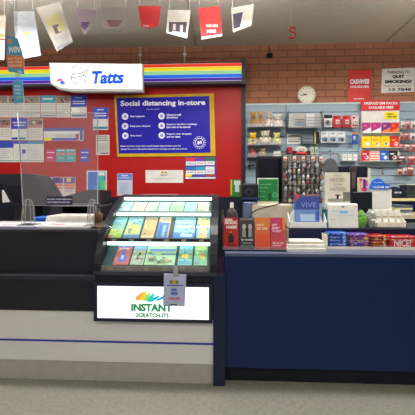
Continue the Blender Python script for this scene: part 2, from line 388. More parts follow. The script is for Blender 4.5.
sheet('newspaper_page', 'grey newspaper cutting pinned below the single blue form', 'paper sheet', 96, 135, 109.5, 155, (206, 203, 198), rows(97, 136, 108.5, 142, 3, (150, 148, 145)) + rows(97, 143.5, 108.5, 152, 7, (178, 176, 172), .1) + [(101, 152.8, 109, 153.6, (40, 40, 60))])
mk = [(88.3, 172, 105.6, 194.2, (60, 110, 195)), (98, 174.5, 104.5, 194, (70, 165, 175)), (101, 181, 105.4, 194, (90, 190, 110)), (94, 186, 101, 194, (70, 150, 200)), (99, 172.5, 105, 175.5, (215, 225, 220))]
sheet('framed_poster', 'blue and green poster in a pale frame low on the red board', 'poster', 87, 170.7, 107, 195.5, (205, 215, 210), mk, th=.012)
sheet('notice', 'white notice with pale blue heading low on the red board, left of the display case', 'notice', 117.2, 173.5, 132.5, 195.6, (196, 203, 222), [(117.6, 174, 132.1, 180, (88, 120, 205)), (121, 175.3, 128, 176.3, (200, 210, 240)), (119, 177.5, 131, 178.3, (200, 210, 240))] + rows(119.5, 183, 130.5, 193.5, 6, (170, 180, 205)))
sheet('notice', 'wide white notice with tiny rainbow mark below the blue poster', 'notice', 145.6, 170.2, 183.2, 182.8, (226, 222, 218), [(161, 171.5, 163, 173, (235, 90, 60)), (163, 171.5, 165, 173.4, (230, 200, 40)), (165, 171.5, 167, 173, (60, 160, 90))], [('THE LOTT', 160, 174, 168.5, 176, (60, 60, 60)), ('players must be over 18 years', 153, 178, 176, 179.4, (140, 140, 140))])
cells = [(186, 158, 195, (215, 50, 60)), (195.5, 157.8, 205, (130, 50, 150)), (205.5, 157.6, 214.5, (50, 120, 70)), (186, 167, 195, (60, 110, 190)), (195.5, 166.8, 205, (60, 160, 190)), (205.5, 166.6, 214.5, (225, 225, 225))]
mk = []
for a, v, b, c in cells: mk += [(a, v, b, v + 3.2, c), (a, v + 3.5, b, v + 7.5, (226, 224, 226)), (a + 1.5, v + 5, b - 1.5, v + 5.8, (150, 150, 170))]
mk += [(185.6, 174.6, 192, 176.6, (240, 225, 40)), (206, 174.6, 214.5, 176.5, (200, 60, 60)), (185.6, 177.2, 215.5, 178.8, (235, 235, 235))]
sheet('games_poster', 'poster with six coloured game panels under the blue poster corner', 'poster', 185.2, 157, 216, 179, (70, 74, 170), mk)
sheet('brochure', 'green and white leaflet at the bottom right corner of the red board', 'leaflet', 230.3, 179.3, 241, 197, (50, 110, 50), [(230.5, 180, 232, 195, (170, 180, 40)), (234, 180.5, 240.5, 185, (190, 196, 200)), (235, 183, 239, 192, (190, 196, 200))], Y=YR - .001)

# blue distancing poster with yellow border
ps = empty('distancing_poster', (PX(165, YR), YR, PZ(165, 155, YR)), 'large blue poster on social distancing with yellow border on the red board', 'poster')
def tq(u, v, Y=YR): return P(u, v, Y)
mb = MB(); mb.prism_y([tq(114.4, 96), tq(213.8, 93.6), tq(215.6, 156), tq(117.6, 157)][::-1], YR - .012, YR, mat((206, 166, 12), .45)); mb.build('border', parent=ps)
mb = MB(); mb.prism_y([tq(116.8, 98.6), tq(209.3, 96.4), tq(210.6, 152.8), tq(119.2, 153.6)][::-1], YR - .017, YR - .012, mat((24, 8, 166), .45, var=.02)); mb.build('print', parent=ps)
LW = mat((238, 238, 250), .5)
mb = MB(); D = .019
mb.t('Social distancing in-store', 121, 100.6, 205.3, 107.4, YR, LW, .035, d=D); mb.t('Stay safe together', 147, 109, 160, 110.2, YR, LW, d=D); mb.build('heading', parent=ps)
for (u, v, tx) in ((125.5, 116.8, ['Stay hygienic']), (125.5, 126.5, ['Keep your distance']), (125.7, 136, ['Shop smart']),
                   (161.8, 116.4, ['Observe staff', 'directions']), (161.9, 126, ['Stand on the floor markings', 'and wait to be served']), (162, 135.6, ['Respect other shoppers', 'and our team'])):
    mb = MB(); X, Z = P(u, v, YR); mb.disc_y(X, Z, .042, YR - .019, YR - .017, LW, 20)
    mb.disc_y(X, Z, .020, YR - .0195, YR - .019, mat((150, 150, 225), .5), 12); mb.build('icon', parent=ps)
    mb = MB()
    for k, s in enumerate(tx):
        vv = v - (1.0 if len(tx) == 1 else 2.3) + k * 2.6; mb.t(s, u + 5, vv, u + 5 + len(s) * 1.12, vv + 2.0, YR, LW, .03, d=D)
    mb.build('caption', parent=ps)
mb = MB(); mb.t('Please be kind. If you feel unwell please stay at home and get', 121, 145.4, 181, 147.2, YR, LW, .02, d=D)
mb.t('tested. For more information about how we keep you safe see in store', 121, 148.4, 187, 150.2, YR, LW, .02, d=D); mb.build('small_print', parent=ps)
X, Z = P(199.6, 142.8, YR); mb = MB()
for k in range(16):
    a = k * math.pi / 8; mb.disc_y(X + .074 * math.cos(a), Z + .074 * math.sin(a), .0075, YR - .0185, YR - .017, LW, 8)
R = .058
mb.prism_y([(X + (R if k % 2 == 0 else R - .012) * math.cos(2 * math.pi * (k // 2) / 24 ), Z + R * math.sin(2 * math.pi * (k // 2) / 24)) for k in range(0, 48, 2)], YR - .0178, YR - .017, LW)
mb.disc_y(X, Z, .050, YR - .0186, YR - .0178, mat((34, 18, 168), .3)); mb.disc_y(X - .012, Z - .002, .016, YR - .0192, YR - .0186, LW, 12, .024); mb.disc_y(X + .018, Z + .004, .012, YR - .0192, YR - .0186, LW, 12, .022)
mb.build('round_stamp', parent=ps)

# ------------------------------------------------------------------ slatwall on the right
YW = 4.08
sx0 = PX(246, YW); sx1 = 3.9; sz1 = PZ(330, 104.4, YW); sz0 = .9
SL = mat((152, 172, 188), .42, name='slatwall_grey', var=.03); SLD = mat((120, 132, 142), .6)
mb = MB(); mb.box(sx0, sx1, YW + .02, YB, sz0, sz1, SLD)
sw = mb.build('slatwall', label='pale blue grey slatwall of horizontal boards under the brick on the right', cat='display wall')
z = sz1; 
mb = MB()
while z > sz0 + .05:
    mb.box(sx0, sx1, YW, YW + .02, z - .092, z, SL); z -= .1
mb.build('slats', parent=sw)
mb = MB(); mb.box(sx0 - .02, sx0, YW - .01, YB, sz0, sz1 + .015, mat((190, 198, 196), .4)); mb.box(sx0 - .02, sx1, YW - .01, YB, sz1, sz1 + .02, mat((200, 212, 214), .4)); mb.build('edge_trim', parent=sw)
for u in (285.5, 300.0):
    pass
mb = MB(); X = PX(286, YW); mb.box(X - .012, X + .012, YW - .006, YW, sz0, sz1, mat((130, 142, 152), .4)); mb.build('joint_strip', parent=sw)

# wall signs on brick
YP = YB - .001
red = empty('poster', (PX(359.5, YB), YB, PZ(359, 102, YB)), 'tall red poster reading CASHWEB on the brick wall', 'poster')
mb = MB(); mb.prism_y([P(348.2, 70.6, YB), P(371.3, 69.8, YB), P(370.5, 101.5, YB), P(347.6, 102.5, YB)][::-1], YB - .006, YB, mat((214, 52, 46), .4)); mb.build('sheet', parent=red)
mb = MB(); mb.t('CASHWEB', 349.5, 79.2, 368.8, 84.2, YB, LW, .05, .12, d=.0075); mb.t('AVAILABLE HERE', 349.8, 85.8, 368.6, 88, YB, LW, .04, d=.0075); mb.t('see counter', 353.5, 98.2, 364, 99.6, YB, LW, .02, d=.0075); mb.build('lettering', parent=red)
qs = empty('quit_smoking_sign', (PX(397, YB), YB, PZ(397, 93, YB)), 'white paper notice about quitting smoking on the brick wall', 'notice')
mb = MB(); mb.prism_y([P(382, 69, YB), P(414.8, 67.6, YB), P(414.2, 91.8, YB), P(381, 93.2, YB)][::-1], YB - .006, YB, mat((226, 226, 224), .6)); mb.build('sheet', parent=qs)
mb = MB()
for s, a, b, c, d, bo in (('THINKING TO', 387, 71, 409.5, 73.8, .02), ('QUIT', 392, 75.2, 404, 78.8, .06), ('SMOKING?', 384.5, 80, 411.5, 83.4, .06), ('Call the Quitline on', 384.5, 85.2, 410.5, 87, 0.), ('13 7848', 389, 88.2, 411, 91.2, .03)):
    mb.t(s, a, b, c, d, YB, INK, bo, d=.0075)
mb.build('lettering', parent=qs)

# gift card board
YG = 4.02
gx0, gx1 = PX(361.5, YG), PX(399.3, YG)
gb = empty('card_rack', ((gx0 + gx1) / 2, YG, PZ(380, 162, YG)), 'white card rack with red header holding rows of coloured prepaid cards', 'display rack')
mb = MB(); mb.box(gx0, gx1, YG, YW, PZ(380, 162, YG), PZ(380, 110, YG), mat((222, 220, 212), .5)); mb.build('back_board', parent=gb)
mb = MB(); mb.box(gx0, gx1, YG - .01, YG + .01, PZ(380, 110.5, YG), PZ(380, 100.6, YG), mat((214, 38, 40), .45)); mb.build('header', parent=gb)
mb = MB(); mb.t('PREPAID SIM PACKS', 364, 102.2, 397, 104.8, YG, LW, .03, d=.012); mb.t('AVAILABLE HERE', 368, 106.4, 393, 109, YG, LW, .03, d=.012); mb.build('lettering', parent=gb)
mb = MB(); mb.box(PX(384.5, YG), PX(397.3, YG), YG - .006, YG, PZ(391, 119.2, YG), PZ(391, 112, YG), mat((240, 220, 40), .5)); mb.t('PREPAID', 386.5, 113.6, 393, 115, YG, INK, .02, d=.008); mb.t('CREDIT HERE', 387, 116, 396, 117.6, YG, INK, .03, d=.008); mb.build('price_label', parent=gb, label='yellow label')
for v in (133.3, 147.8, 161.0):
    mb = MB(); mb.box(gx0, gx1, YG - .06, YG, PZ(380, v + .6, YG), PZ(380, v, YG), mat((200, 202, 205), .4)); mb.build('pocket_shelf', parent=gb)
cards = [
 (122.5, 133.3, [(362.3, 370.8, (172, 40, 130), (240, 90, 130), 'magenta and white'), (371.6, 381, (172, 40, 130), (235, 80, 120), 'magenta and white'), (381.8, 390.3, (120, 50, 150), (240, 130, 60), 'violet and orange'), (390.6, 399, (205, 50, 50), (235, 120, 50), 'red and orange')]),
 (136.2, 147.8, [(361.8, 370.8, (246, 206, 20), (240, 240, 240), 'yellow'), (371.6, 380.6, (246, 206, 20), (235, 130, 50), 'yellow'), (381.2, 389.6, (246, 206, 20), (70, 120, 190), 'yellow'), (390.2, 398.8, (210, 46, 42), (235, 120, 90), 'red')]),
 (150.6, 161.0, [(361.5, 369.5, (206, 40, 56), (110, 110, 210), 'red and blue'), (370.6, 379.6, (232, 228, 215), (225, 90, 50), 'white with orange bands'), (380.3, 388.2, (40, 100, 205), (240, 240, 240), 'blue'), (389, 397.6, (52, 50, 52), (200, 60, 60), 'black')])]
pos = ['leftmost', 'second from the left', 'third from the left', 'rightmost']
for ri, (a, b, cs) in enumerate(cards):
    for ci, (u0, u1, c, c2, w) in enumerate(cs):
        Y = YG - .012; mb = MB(); z0 = PZ(380, b, YG); uc = (u0 + u1) / 2; z1 = PZ(uc, a, Y)
        X0, X1 = PX(u0, Y), PX(u1, Y); mb.box(X0, X1, Y, Y + .008, z0, z1, mat(c, .4)); hh = z1 - z0; ww = X1 - X0
        if ri == 0:
            mb.prism_y([(X0, z0), (X1, z0), (X1, z0 + hh * .55), (X0, z0 + hh * .15)], Y - .0008, Y, mat(c2, .4) if ci > 1 else WHITE); mb.quad(X0 + ww * .2, X0 + ww * .5, z0 + hh * .6, z0 + hh * .8, Y - .001, mat(c2, .4))
        elif 'bands' in w:
            for k in range(4): mb.quad(X0, X1, z0 + hh * (.08 + .24 * k), z0 + hh * (.18 + .24 * k), Y - .001, mat(c2, .4))
        else:
            mb.quad(X0 + ww * .15, X0 + ww * .6, z0 + hh * .62, z0 + hh * .74, Y - .001, WHITE if ri == 2 else mat((225, 160, 20), .4)); mb.disc_y(X0 + ww * .66, z0 + hh * .33, ww * .24, Y - .001, Y, WHITE, 12); mb.disc_y(X0 + ww * .6, z0 + hh * .35, ww * .15, Y - .0018, Y - .001, mat(c2, .4), 12)
        mb.build('prepaid_card', label='%s prepaid card, %s in %s row of white rack' % (w, pos[ci], ['top', 'middle', 'bottom'][ri]), cat='prepaid card', group='prepaid cards in the white rack')

# hooks and hanging packs
def hookpack(name, label, cat, u0, v0, u1, v1, base, marks=(), Y=4.0, th=.02, group='packs hanging on the slatwall', m=None):
    mb = MB(); X0, X1 = PX(u0, Y), PX(u1, Y); uc = (u0 + u1) / 2; z0, z1 = PZ(uc, v1, Y), PZ(uc, v0, Y)
    mb.box(X0, X1, Y, Y + .003, z0, z1, mat(base, .45)); ww = X1 - X0; hh = z1 - z0
    for i, (a, b, c, d, col) in enumerate(marks): mb.quad(X0 + ww * a, X0 + ww * c, z1 - hh * b, z1 - hh * d, Y - .0008 - .0004 * i, mat(col, .5))
    o = mb.build(name, label=label, cat=cat, group=group)
    mb = MB(); mb.box(X0 + ww * .18, X1 - ww * .18, Y - th, Y, z0 + hh * .12, z0 + hh * .5, PLASTIC, .006); mb.build('blister', parent=o)
    xc = (X0 + X1) / 2; mb = MB(); mb.tube([(xc, YW + .005, z1 - .012), (xc, Y - .05, z1 - .012), (xc, Y - .058, z1 - .002)], .0025, STEEL, 6); mb.build('hook', parent=sw)
    return o
RP = [(.15, .3, .85, .7, (235, 225, 220)), (.35, .4, .65, .62, (200, 60, 60))]
hookpack('blister_pack', 'black and white pack beside the clear acrylic bin', 'pack', 324, 114.8, 332, 127, (228, 228, 226), [(0, 0, 1, .28, (25, 25, 35)), (.3, .45, .65, .75, (60, 60, 70))])
for a, b, c, w in ((333, 341, (206, 30, 42), 'left of the three'), (342.8, 350.5, (206, 30, 42), 'middle of the three'), (351.5, 358.6, (224, 190, 185), 'paler, right of the three')):
    hookpack('blister_pack', 'red hanging pack in the top slatwall row, ' + w, 'pack', a, 115.6, b, 127.4, c, [(.15, .1, .5, .25, (120, 20, 30)), (.35, .35, .8, .7, (240, 235, 235)), (.45, .45, .7, .6, (215, 60, 60)), (.1, .78, .9, .9, (180, 30, 40))])
for a, b, w in ((321, 328.4, 'left'), (329, 336.8, 'middle'), (337.4, 345.2, 'right')):
    hookpack('blister_pack', 'white pack with blue picture in the second slatwall row, %s of three' % w, 'pack', a, 131.4, b, 142.6, (220, 224, 226), [(.1, .55, .6, .85, (90, 150, 190)), (.45, .6, .8, .9, (60, 70, 90)), (.15, .15, .7, .25, (150, 160, 170))])
hookpack('blister_pack', 'single bright blue pack with orange top on the slatwall', 'pack', 352, 132.2, 358.2, 143.6, (30, 90, 200), [(0, 0, 1, .2, (200, 130, 70)), (.2, .35, .55, .65, (230, 230, 240))])
rp = [(401, 121, 405, 129, (228, 222, 216), 'first row, leftmost, white'), (405.4, 121, 410, 129, (222, 120, 110), 'first row, middle, red and white'), (411, 121, 416, 129, (225, 215, 210), 'first row, by the photo edge'),
      (400, 133, 403.8, 139.5, (220, 130, 120), 'second row, leftmost'), (404.2, 133, 409, 139.8, (205, 60, 55), 'second row, middle, red'), (410, 133, 416, 140, (226, 220, 218), 'second row, by the photo edge'),
      (399, 144, 403.4, 149.5, (196, 60, 55), 'third row, leftmost, small and red'), (404.8, 144, 409.6, 151.2, (215, 140, 130), 'third row, middle'), (411.6, 144, 416.5, 151.5, (200, 70, 66), 'third row, by the photo edge'),
      (398.2, 155.5, 405, 164.5, (110, 36, 40), 'fourth row, dark red and black'), (407.8, 155.5, 415.2, 164.8, (205, 60, 58), 'fourth row, red and white'),
      (397, 169, 402.8, 174.8, (216, 150, 135), 'bottom row, pale red'), (403.2, 167.6, 407, 174.4, (225, 222, 220), 'bottom row, white and black'), (407.4, 166.6, 413.6, 175.4, (190, 80, 60), 'bottom row, orange red')]
for a, b, c, d, col, w in rp:
    hookpack('blister_pack', 'small hanging pack right of the white card rack, ' + w, 'pack', a, b, c, d, col, [(.1, .1, .9, .3, (232, 228, 224)), (.3, .45, .75, .8, (70, 60, 62)), (.12, .85, .9, .95, (200, 60, 60))], group='small packs right of the card rack')
# clip and hook
X, Z = P(250.5, 167, 4.0); mb = MB(); mb.tube([(X - .015, YW + .01, Z + .02), (X - .015, 3.98, Z + .02), (X - .015, 3.98, Z - .04)], .012, BLACK); mb.box(X - .01, X + .05, 3.96, 3.99, Z + .01, Z + .03, BLACK); mb.build('bracket', label='small black bracket on the slatwall beside the black monitor', cat='bracket')
X, Z = P(381.5, 169, 4.0); mb = MB(); mb.tube([(X, YW + .01, Z + .01), (X, 3.98, Z + .01), (X + .005, 3.98, Z - .06)], .006, mat((110, 80, 60), .5)); mb.box(X - .025, X + .02, 3.985, 4.0, Z - .0, Z + .02, DARK); mb.ell((X + .003, 3.98, Z - .05), (.014, .012, .02), mat((140, 120, 80), .5)); mb.build('keychain', label='lone dark keychain on a hook under the white card rack', cat='keychain')

# acrylic bin with packs
ax0, ax1 = PX(288, 3.92), PX(322, 3.92); az0, az1 = PZ(305, 127.5, 3.92), PZ(305, 111.5, 3.92)
mb = MB(); mb.box(ax0, ax1, 3.90, YW, az0 - .006, az0, PERSPEX_EDGE); mb.box(ax0, ax1, 3.90, 3.904, az0, az1 - .03, PLASTIC); mb.box(ax0, ax0 + .004, 3.90, YW, az0, az1, PLASTIC); mb.box(ax1 - .004, ax1, 3.90, YW, az0, az1, PLASTIC)
mb.build('acrylic_bin', label='clear acrylic bin of white packets on the slatwall', cat='bin')
cc = [(289, 293.5, (175, 178, 180)), (294, 305, (170, 160, 150)), (306, 314.5, (228, 228, 228)), (315, 321, (205, 205, 203))]
for a, b, c in cc:
    w = {289: 'grey packet at the left', 294: 'brown and blue packet in the middle', 306: 'large white packet', 315: 'narrow pale packet at the right'}[a]
    mb = MB(); X0, X1 = PX(a, 3.98), PX(b, 3.98); z1 = PZ(305, 113.5, 3.98); mb.box(X0, X1, 3.98, 4.02, az0, z1, mat(c, .4)); 
    if a == 294: mb.quad(X0 + .01, X1 - .01, az0 + .03, az0 + .09, 3.979, mat((70, 120, 150), .4)); mb.quad(X0 + .01, X1 - .01, az0 + .10, az0 + .12, 3.979, mat((90, 60, 50), .4))
    else:
        for k in range(4): mb.quad(X0 + .006, X1 - .006, az0 + .02 + .035 * k, az0 + .03 + .035 * k, 3.979, mat((140, 142, 146), .4))
    mb.build('packet', label=w + ' of the clear acrylic bin', cat='packet', group='packets in the acrylic bin')
# shelf labels row 2
sheet('price_label', 'white two line price label on the slatwall under the acrylic bin', 'label', 287, 134.4, 301.4, 144, (232, 230, 220), [(288, 135.5, 300.5, 136.5, (90, 90, 90)), (288, 139, 301.4, 139.6, (110, 110, 110)), (288, 141, 299, 142, (90, 90, 90))], Y=YW - .001)
mb = MB(); X0, X1 = PX(302, 4.0), PX(313.6, 4.0); mb.box(X0, X1, 4.0, YW, PZ(308, 144, 4.0), PZ(308, 135, 4.0), mat((92, 102, 112), .5), .008); mb.quad(X0 + .01, X1 - .01, PZ(308, 140.6, 4), PZ(308, 140, 4), 3.999, mat((140, 150, 160), .5)); mb.build('storage_tin', label='slate grey box on the slatwall beside the white price label', cat='box')
mb = MB(); X0, X1 = PX(314.3, 4.0), PX(319, 4.0); mb.box(X0, X1, 4.0, YW, PZ(316, 144.2, 4.0), PZ(316, 131.4, 4.0), mat((176, 160, 100), .5)); mb.quad(X0 + .02, X1, PZ(316, 144, 4), PZ(316, 132, 4), 3.999, INK); mb.build('pack', label='narrow gold and black pack right of the slate grey box', cat='pack')
for k, w in enumerate(('left', 'middle', 'right')):
    a = 342.5 + k * 5.2; mb = MB(); X0, X1 = PX(a, 4.0), PX(a + 4.6, 4.0); mb.box(X0, X1, 4.0, YW, PZ(350, 160.8, 4.0), PZ(350, 154.3, 4.0), mat((226, 226, 218), .5), .006); mb.quad(X0 + .01, X1 - .012, PZ(350, 158, 4), PZ(350, 157, 4), 3.999, mat((170, 175, 175), .5)); mb.build('small_box', label='small white box on the slatwall above the terminal, %s of three' % w, cat='box', group='small white boxes')
mb = MB(); mb.box(PX(341.5, 3.98), PX(358.6, 3.98), 3.97, YW, PZ(350, 161.6, 4.0), PZ(350, 160.8, 4.0), PERSPEX_EDGE); mb.build('shelf', parent=sw)

# ------------------------------------------------------------------ soft toys on clear shelves
for v in (127.2, 145.0, 156.8):
    mb = MB(); mb.box(PX(248, 3.9), PX(284, 3.9), 3.88, YW, PZ(266, v + .8, 3.94), PZ(266, v, 3.94), PERSPEX_EDGE); mb.box(PX(248, 3.9), PX(284, 3.9), 3.88, 3.883, PZ(266, v, 3.94), PZ(266, v - 3.5, 3.94), PLASTIC); mb.build('clear_shelf', parent=sw)
EYE = mat((20, 16, 14), .3)
def bear(u0, u1, vt, vb, fur, label, belly=None, snout=None, Y=3.96, name='teddy_bear', cat='soft toy', extra=None):
    X0, X1 = PX(u0, Y), PX(u1, Y); uc = (u0 + u1) / 2; zb = PZ(266, vb, 3.94); ztp = PZ(uc, vt, Y); h = ztp - zb; w = X1 - X0; xc = (X0 + X1) / 2
    fur = tuple(round(c * .8 + 30) for c in fur); belly = belly and tuple(round(c * .8 + 30) for c in belly)
    Fm = mat(fur, .95, var=.18); Bm = mat(belly or fur, .95); Sm = mat(snout or belly or fur, .95)
    mb = MB(); mb.ell((xc, Y, zb + h * .30), (w * .30, w * .26, h * .29), Fm); mb.ell((xc, Y - w * .10, zb + h * .30), (w * .2, w * .19, h * .2), Bm)
    mb.ell((xc, Y, zb + h * .72), (w * .33, w * .28, h * .25), Fm)
    for s in (-1, 1):
        mb.ell((xc + s * w * .26, Y, zb + h * .91), (w * .12, w * .07, h * .10), Fm, 10, 6)
        mb.ell((xc + s * w * .36, Y - w * .06, zb + h * .38), (w * .12, w * .14, h * .16), Fm, 10, 6)
        mb.ell((xc + s * w * .27, Y - w * .22, zb + h * .12), (w * .16, w * .2, h * .12), Fm, 10, 6)
        mb.ell((xc + s * w * .27, Y - w * .40, zb + h * .12), (w * .1, w * .03, h * .08), Bm, 10, 6)
    o = mb.build(name, label=label, cat=cat, group='soft toys on the slatwall')
    mb = MB(); mb.ell((xc, Y - w * .27, zb + h * .66), (w * .15, w * .1, h * .09), Sm, 10, 6); mb.ell((xc, Y - w * .36, zb + h * .70), (w * .045, w * .03, h * .03), EYE, 8, 5); mb.build('snout', parent=o)
    for s in (-1, 1):
        mb = MB(); mb.ell((xc + s * w * .13, Y - w * .26, zb + h * .77), (w * .04, w * .03, h * .03), EYE, 8, 5); mb.build('eye', parent=o)
    if extra: extra(o, xc, Y, zb, w, h)
    return o
bear(248.8, 257.2, 111.5, 127.2, (176, 128, 62), 'tan brown teddy bear in the top row, left of the toys', (150, 100, 60))
bear(256.2, 264.2, 111, 127.2, (192, 146, 76), 'golden brown teddy bear in the top row beside the tan one', (150, 96, 60))
bear(264, 273.6, 111, 127.2, (208, 176, 164), 'pale pink teddy bear in the top row', (226, 206, 196))
bear(272.6, 282.6, 114, 127.2, (224, 214, 200), 'white teddy bear at the right of the top row', (236, 230, 222))
def bill(o, xc, Y, zb, w, h):
    mb = MB(); mb.ell((xc, Y - w * .34, zb + h * .60), (w * .13, w * .12, h * .05), mat((235, 120, 30), .7), 10, 6); mb.build('bill', parent=o)
    mb = MB(); mb.ell((xc, Y - w * .16, zb + h * .32), (w * .2, w * .16, h * .13), mat((40, 90, 190), .8), 10, 6); mb.build('shirt', parent=o)
    for s in (-1, 1):
        mb = MB(); mb.ell((xc + s * w * .2, Y - w * .3, zb + h * .06), (w * .17, w * .2, h * .06), mat((235, 110, 40), .7), 10, 6); mb.build('foot', parent=o)
bear(248.5, 257.4, 132.4, 145, (236, 200, 40), 'yellow toy duck with orange feet in the second row', None, (236, 170, 40), extra=bill, name='toy_duck')
bear(258.8, 271.5, 130.2, 145, (214, 202, 172), 'large cream teddy bear in the second row', (228, 220, 196))
bear(272.4, 281.4, 132.4, 145, (222, 214, 130), 'pale yellow teddy bear in the second row', (232, 226, 160))
bear(249.8, 255.6, 147.4, 156.8, (190, 34, 46), 'small red teddy bear in the third row', (215, 90, 90))
bear(258.6, 266.6, 146.4, 156.8, (170, 140, 90), 'small brown teddy bear in the third row', (190, 165, 120))
mb = MB(); mb.box(PX(274, 3.95), PX(280.3, 3.95), 3.94, 3.98, PZ(266, 156.8, 3.94), PZ(277, 151.4, 3.95), mat((214, 214, 200), .6)); mb.quad(PX(275, 3.95), PX(279.5, 3.95), PZ(277, 154.5, 3.94), PZ(277, 153.8, 3.94), 3.939, INK); mb.build('price_card', label='little white price card beside the small brown bear', cat='card')

# shelf along the bottom of the slatwall
zs = PZ(400, 198.2, 3.8)
mb = MB(); mb.box(PX(371, 3.75), 3.6, 3.75, YW, zs - .03, zs, mat((222, 208, 150), .5)); bsh = mb.build('wall_shelf', label='pale wooden shelf along the foot of the slatwall', cat='shelf')
mb = MB(); mb.box(PX(371, 3.75), 3.6, 3.78, YW, zs - .12, zs - .03, mat((22, 32, 80), .4)); mb.build('apron', parent=bsh)
# cap
X0, X1 = PX(391.2, 3.86), PX(404.2, 3.86); xc = (X0 + X1) / 2; w = X1 - X0
mb = MB(); vs = []
prof = [(1, 0), (1.0, .25), (.93, .5), (.78, .75), (.5, .92), (.15, 1.0), (0.01, 1.0)]
capz = PZ(397, 186.4, 3.9) - zs
mb.lathe(xc, 3.93, [(w * .5 * r, zs + .01 + capz * .92 * z) for r, z in prof], mat((30, 34, 50), .8), 20)
cp = mb.build('cap', label='dark navy cap with white stitching on the wooden shelf', cat='cap')
mb = MB(); mb.prism_y([(X0, zs), (X1, zs), (X1 - .01, zs + .02), (xc, zs + .035), (X0 + .01, zs + .02)], 3.77, 3.85, mat((26, 30, 44), .8)); mb.build('peak', parent=cp)
mb = MB(); mb.text('SURF CLUB', xc - .04, xc + .04, zs + .055, zs + .075, 3.93 - w * .5 - .002, LW, .04); mb.build('embroidery', parent=cp)
mb = MB(); X0, X1 = PX(407, 3.85), PX(418, 3.85); mb.box(X0, X1, 3.85, 4.02, zs, PZ(412, 185, 3.85), mat((44, 50, 54), .5), .015); mb.quad(X0 + .01, X1 - .01, zs + .03, zs + .035, 3.849, mat((90, 95, 98), .5)); mb.box(X0 - .01, X1, 3.84, 4.03, PZ(412, 185, 3.85), PZ(412, 183.8, 3.85), mat((200, 205, 205), .5)); mb.build('storage_box', label='dark grey box with pale lid at the right end of the wooden shelf', cat='box')
# back desk, right, under the shelf
mb = MB(); mb.box(PX(385, 3.3), 3.4, 3.3, 3.75, 1.10, 1.14, mat((196, 186, 150), .5)); bd = mb.build('back_desk', label='pale back desk behind the right counter', cat='desk')
mb = MB(); mb.box(PX(385, 3.3) + .02, 3.38, 3.33, 3.74, 0, 1.10, mat((60, 70, 90), .5)); mb.build('carcass', parent=bd)
mb = MB(); 
for k in range(4): mb.box(PX(404, 3.2), PX(420, 3.2), 3.32, 3.6, 1.14 + .025 * k, 1.16 + .025 * k, mat([(200, 200, 190), (110, 120, 130), (215, 205, 160), (90, 100, 112)][k], .6))
mb.build('paper_stack', label='stack of grey and cream folders on the back desk', cat='folders')

# ------------------------------------------------------------------ left counter
LT = 1.09
LX0 = -3.4; 
CX0 = PX(93, 2.25); CX1 = PX(217.5, 2.25)       # display case left / right
EX0 = PX(213.3, 2.285); EX1 = PX(225.0, 2.30)
lc = empty('service_counter', ((LX0 + EX0) / 2, 2.6, 0), 'left service counter with charcoal top and white lower front with blue line', 'counter')
BLK = mat((36, 36, 43), .38, name='charcoal_laminate', var=.03); 
LAM = mat((214, 211, 210), .4, name='white_laminate', var=.02)
mb = MB(); mb.box(LX0, CX0 + .01, 2.335, 2.42, .75, LT - .012, BLK); mb.build('upper_front', parent=lc)
mb = MB(); mb.box(LX0, CX0 + .01, 2.32, 3.0, LT - .012, LT + .006, mat((58, 58, 62), .4)); mb.build('worktop', parent=lc)
mb = MB(); mb.box(LX0, CX0 + .01, 2.265, 2.42, .738, .768, mat((52, 53, 60), .35)); mb.build('ledge', parent=lc)
mb = MB(); mb.box(LX0, CX0 + .01, 2.275, 2.42, .512, .74, BLK); mb.build('middle_front', parent=lc)
mb = MB(); mb.box(LX0, EX0, 2.285, 2.42, .297, .512, LAM); mb.build('white_panel', parent=lc)
mb = MB(); mb.box(LX0, EX0, 2.283, 2.42, .283, .297, mat((40, 66, 160), .4)); mb.build('blue_line', parent=lc)
mb = MB(); mb.box(LX0, EX0, 2.285, 2.42, .144, .283, LAM); mb.build('white_panel', parent=lc)
mb = MB(); mb.box(LX0, EX0, 2.295, 2.42, .0, .144, mat((168, 163, 158), .5)); mb.build('kickboard', parent=lc)
mb = MB(); mb.box(EX0, EX1, 2.27, 2.95, 0, .78, mat((28, 38, 66), .4)); mb.build('end_panel', parent=lc)
mb = MB(); mb.box(LX0, LX0 + .03, 2.42, 2.98, 0, LT - .012, BLK); mb.build('side_panel', parent=lc)

# display case
dc = empty('display_case', ((CX0 + CX1) / 2, 2.6, .46), 'lit black display case with curved front full of scratch tickets', 'display case')
CB = mat((34, 36, 44), .3, name='case_black', var=.03)
mb = MB(); mb.box(CX0, CX1, 2.28, 2.98, .462, .80, CB); mb.build('body', parent=dc)
mb = MB(); lx0, lx1 = PX(94, 2.25), PX(215, 2.25)
mb.box(lx0 - .01, lx1 + .012, 2.262, 2.28, .78, .805, mat((58, 60, 72), .3)); mb.build('ledge', parent=dc)
fz0, fz1 = PZ(150, 322.3, 2.25), PZ(150, 283.8, 2.25)
iz0, iz1 = PZ(150, 319.2, 2.25), PZ(150, 286.6, 2.25); ix0, ix1 = PX(97, 2.25), PX(208.8, 2.25)
mb = MB(); FR = mat((34, 42, 60), .35)
mb.box(PX(93.6, 2.25), PX(212.3, 2.25), 2.25, 2.28, fz0, iz0, FR); mb.box(PX(93.6, 2.25), PX(212.3, 2.25), 2.25, 2.28, iz1, fz1, FR)
mb.box(PX(93.6, 2.25), ix0, 2.25, 2.28, iz0, iz1, FR); mb.box(ix1, PX(212.3, 2.25), 2.25, 2.28, iz0, iz1, FR); mb.build('sign_frame', parent=dc)
mb = MB(); mb.box(ix0, ix1, 2.258, 2.28, iz0, iz1, mat((250, 252, 255), .4, emit=1.0)); lp = mb.build('lit_panel', parent=dc)
mb = MB(); GN = mat((50, 150, 95), .4, emit=.35); YL = 2.258
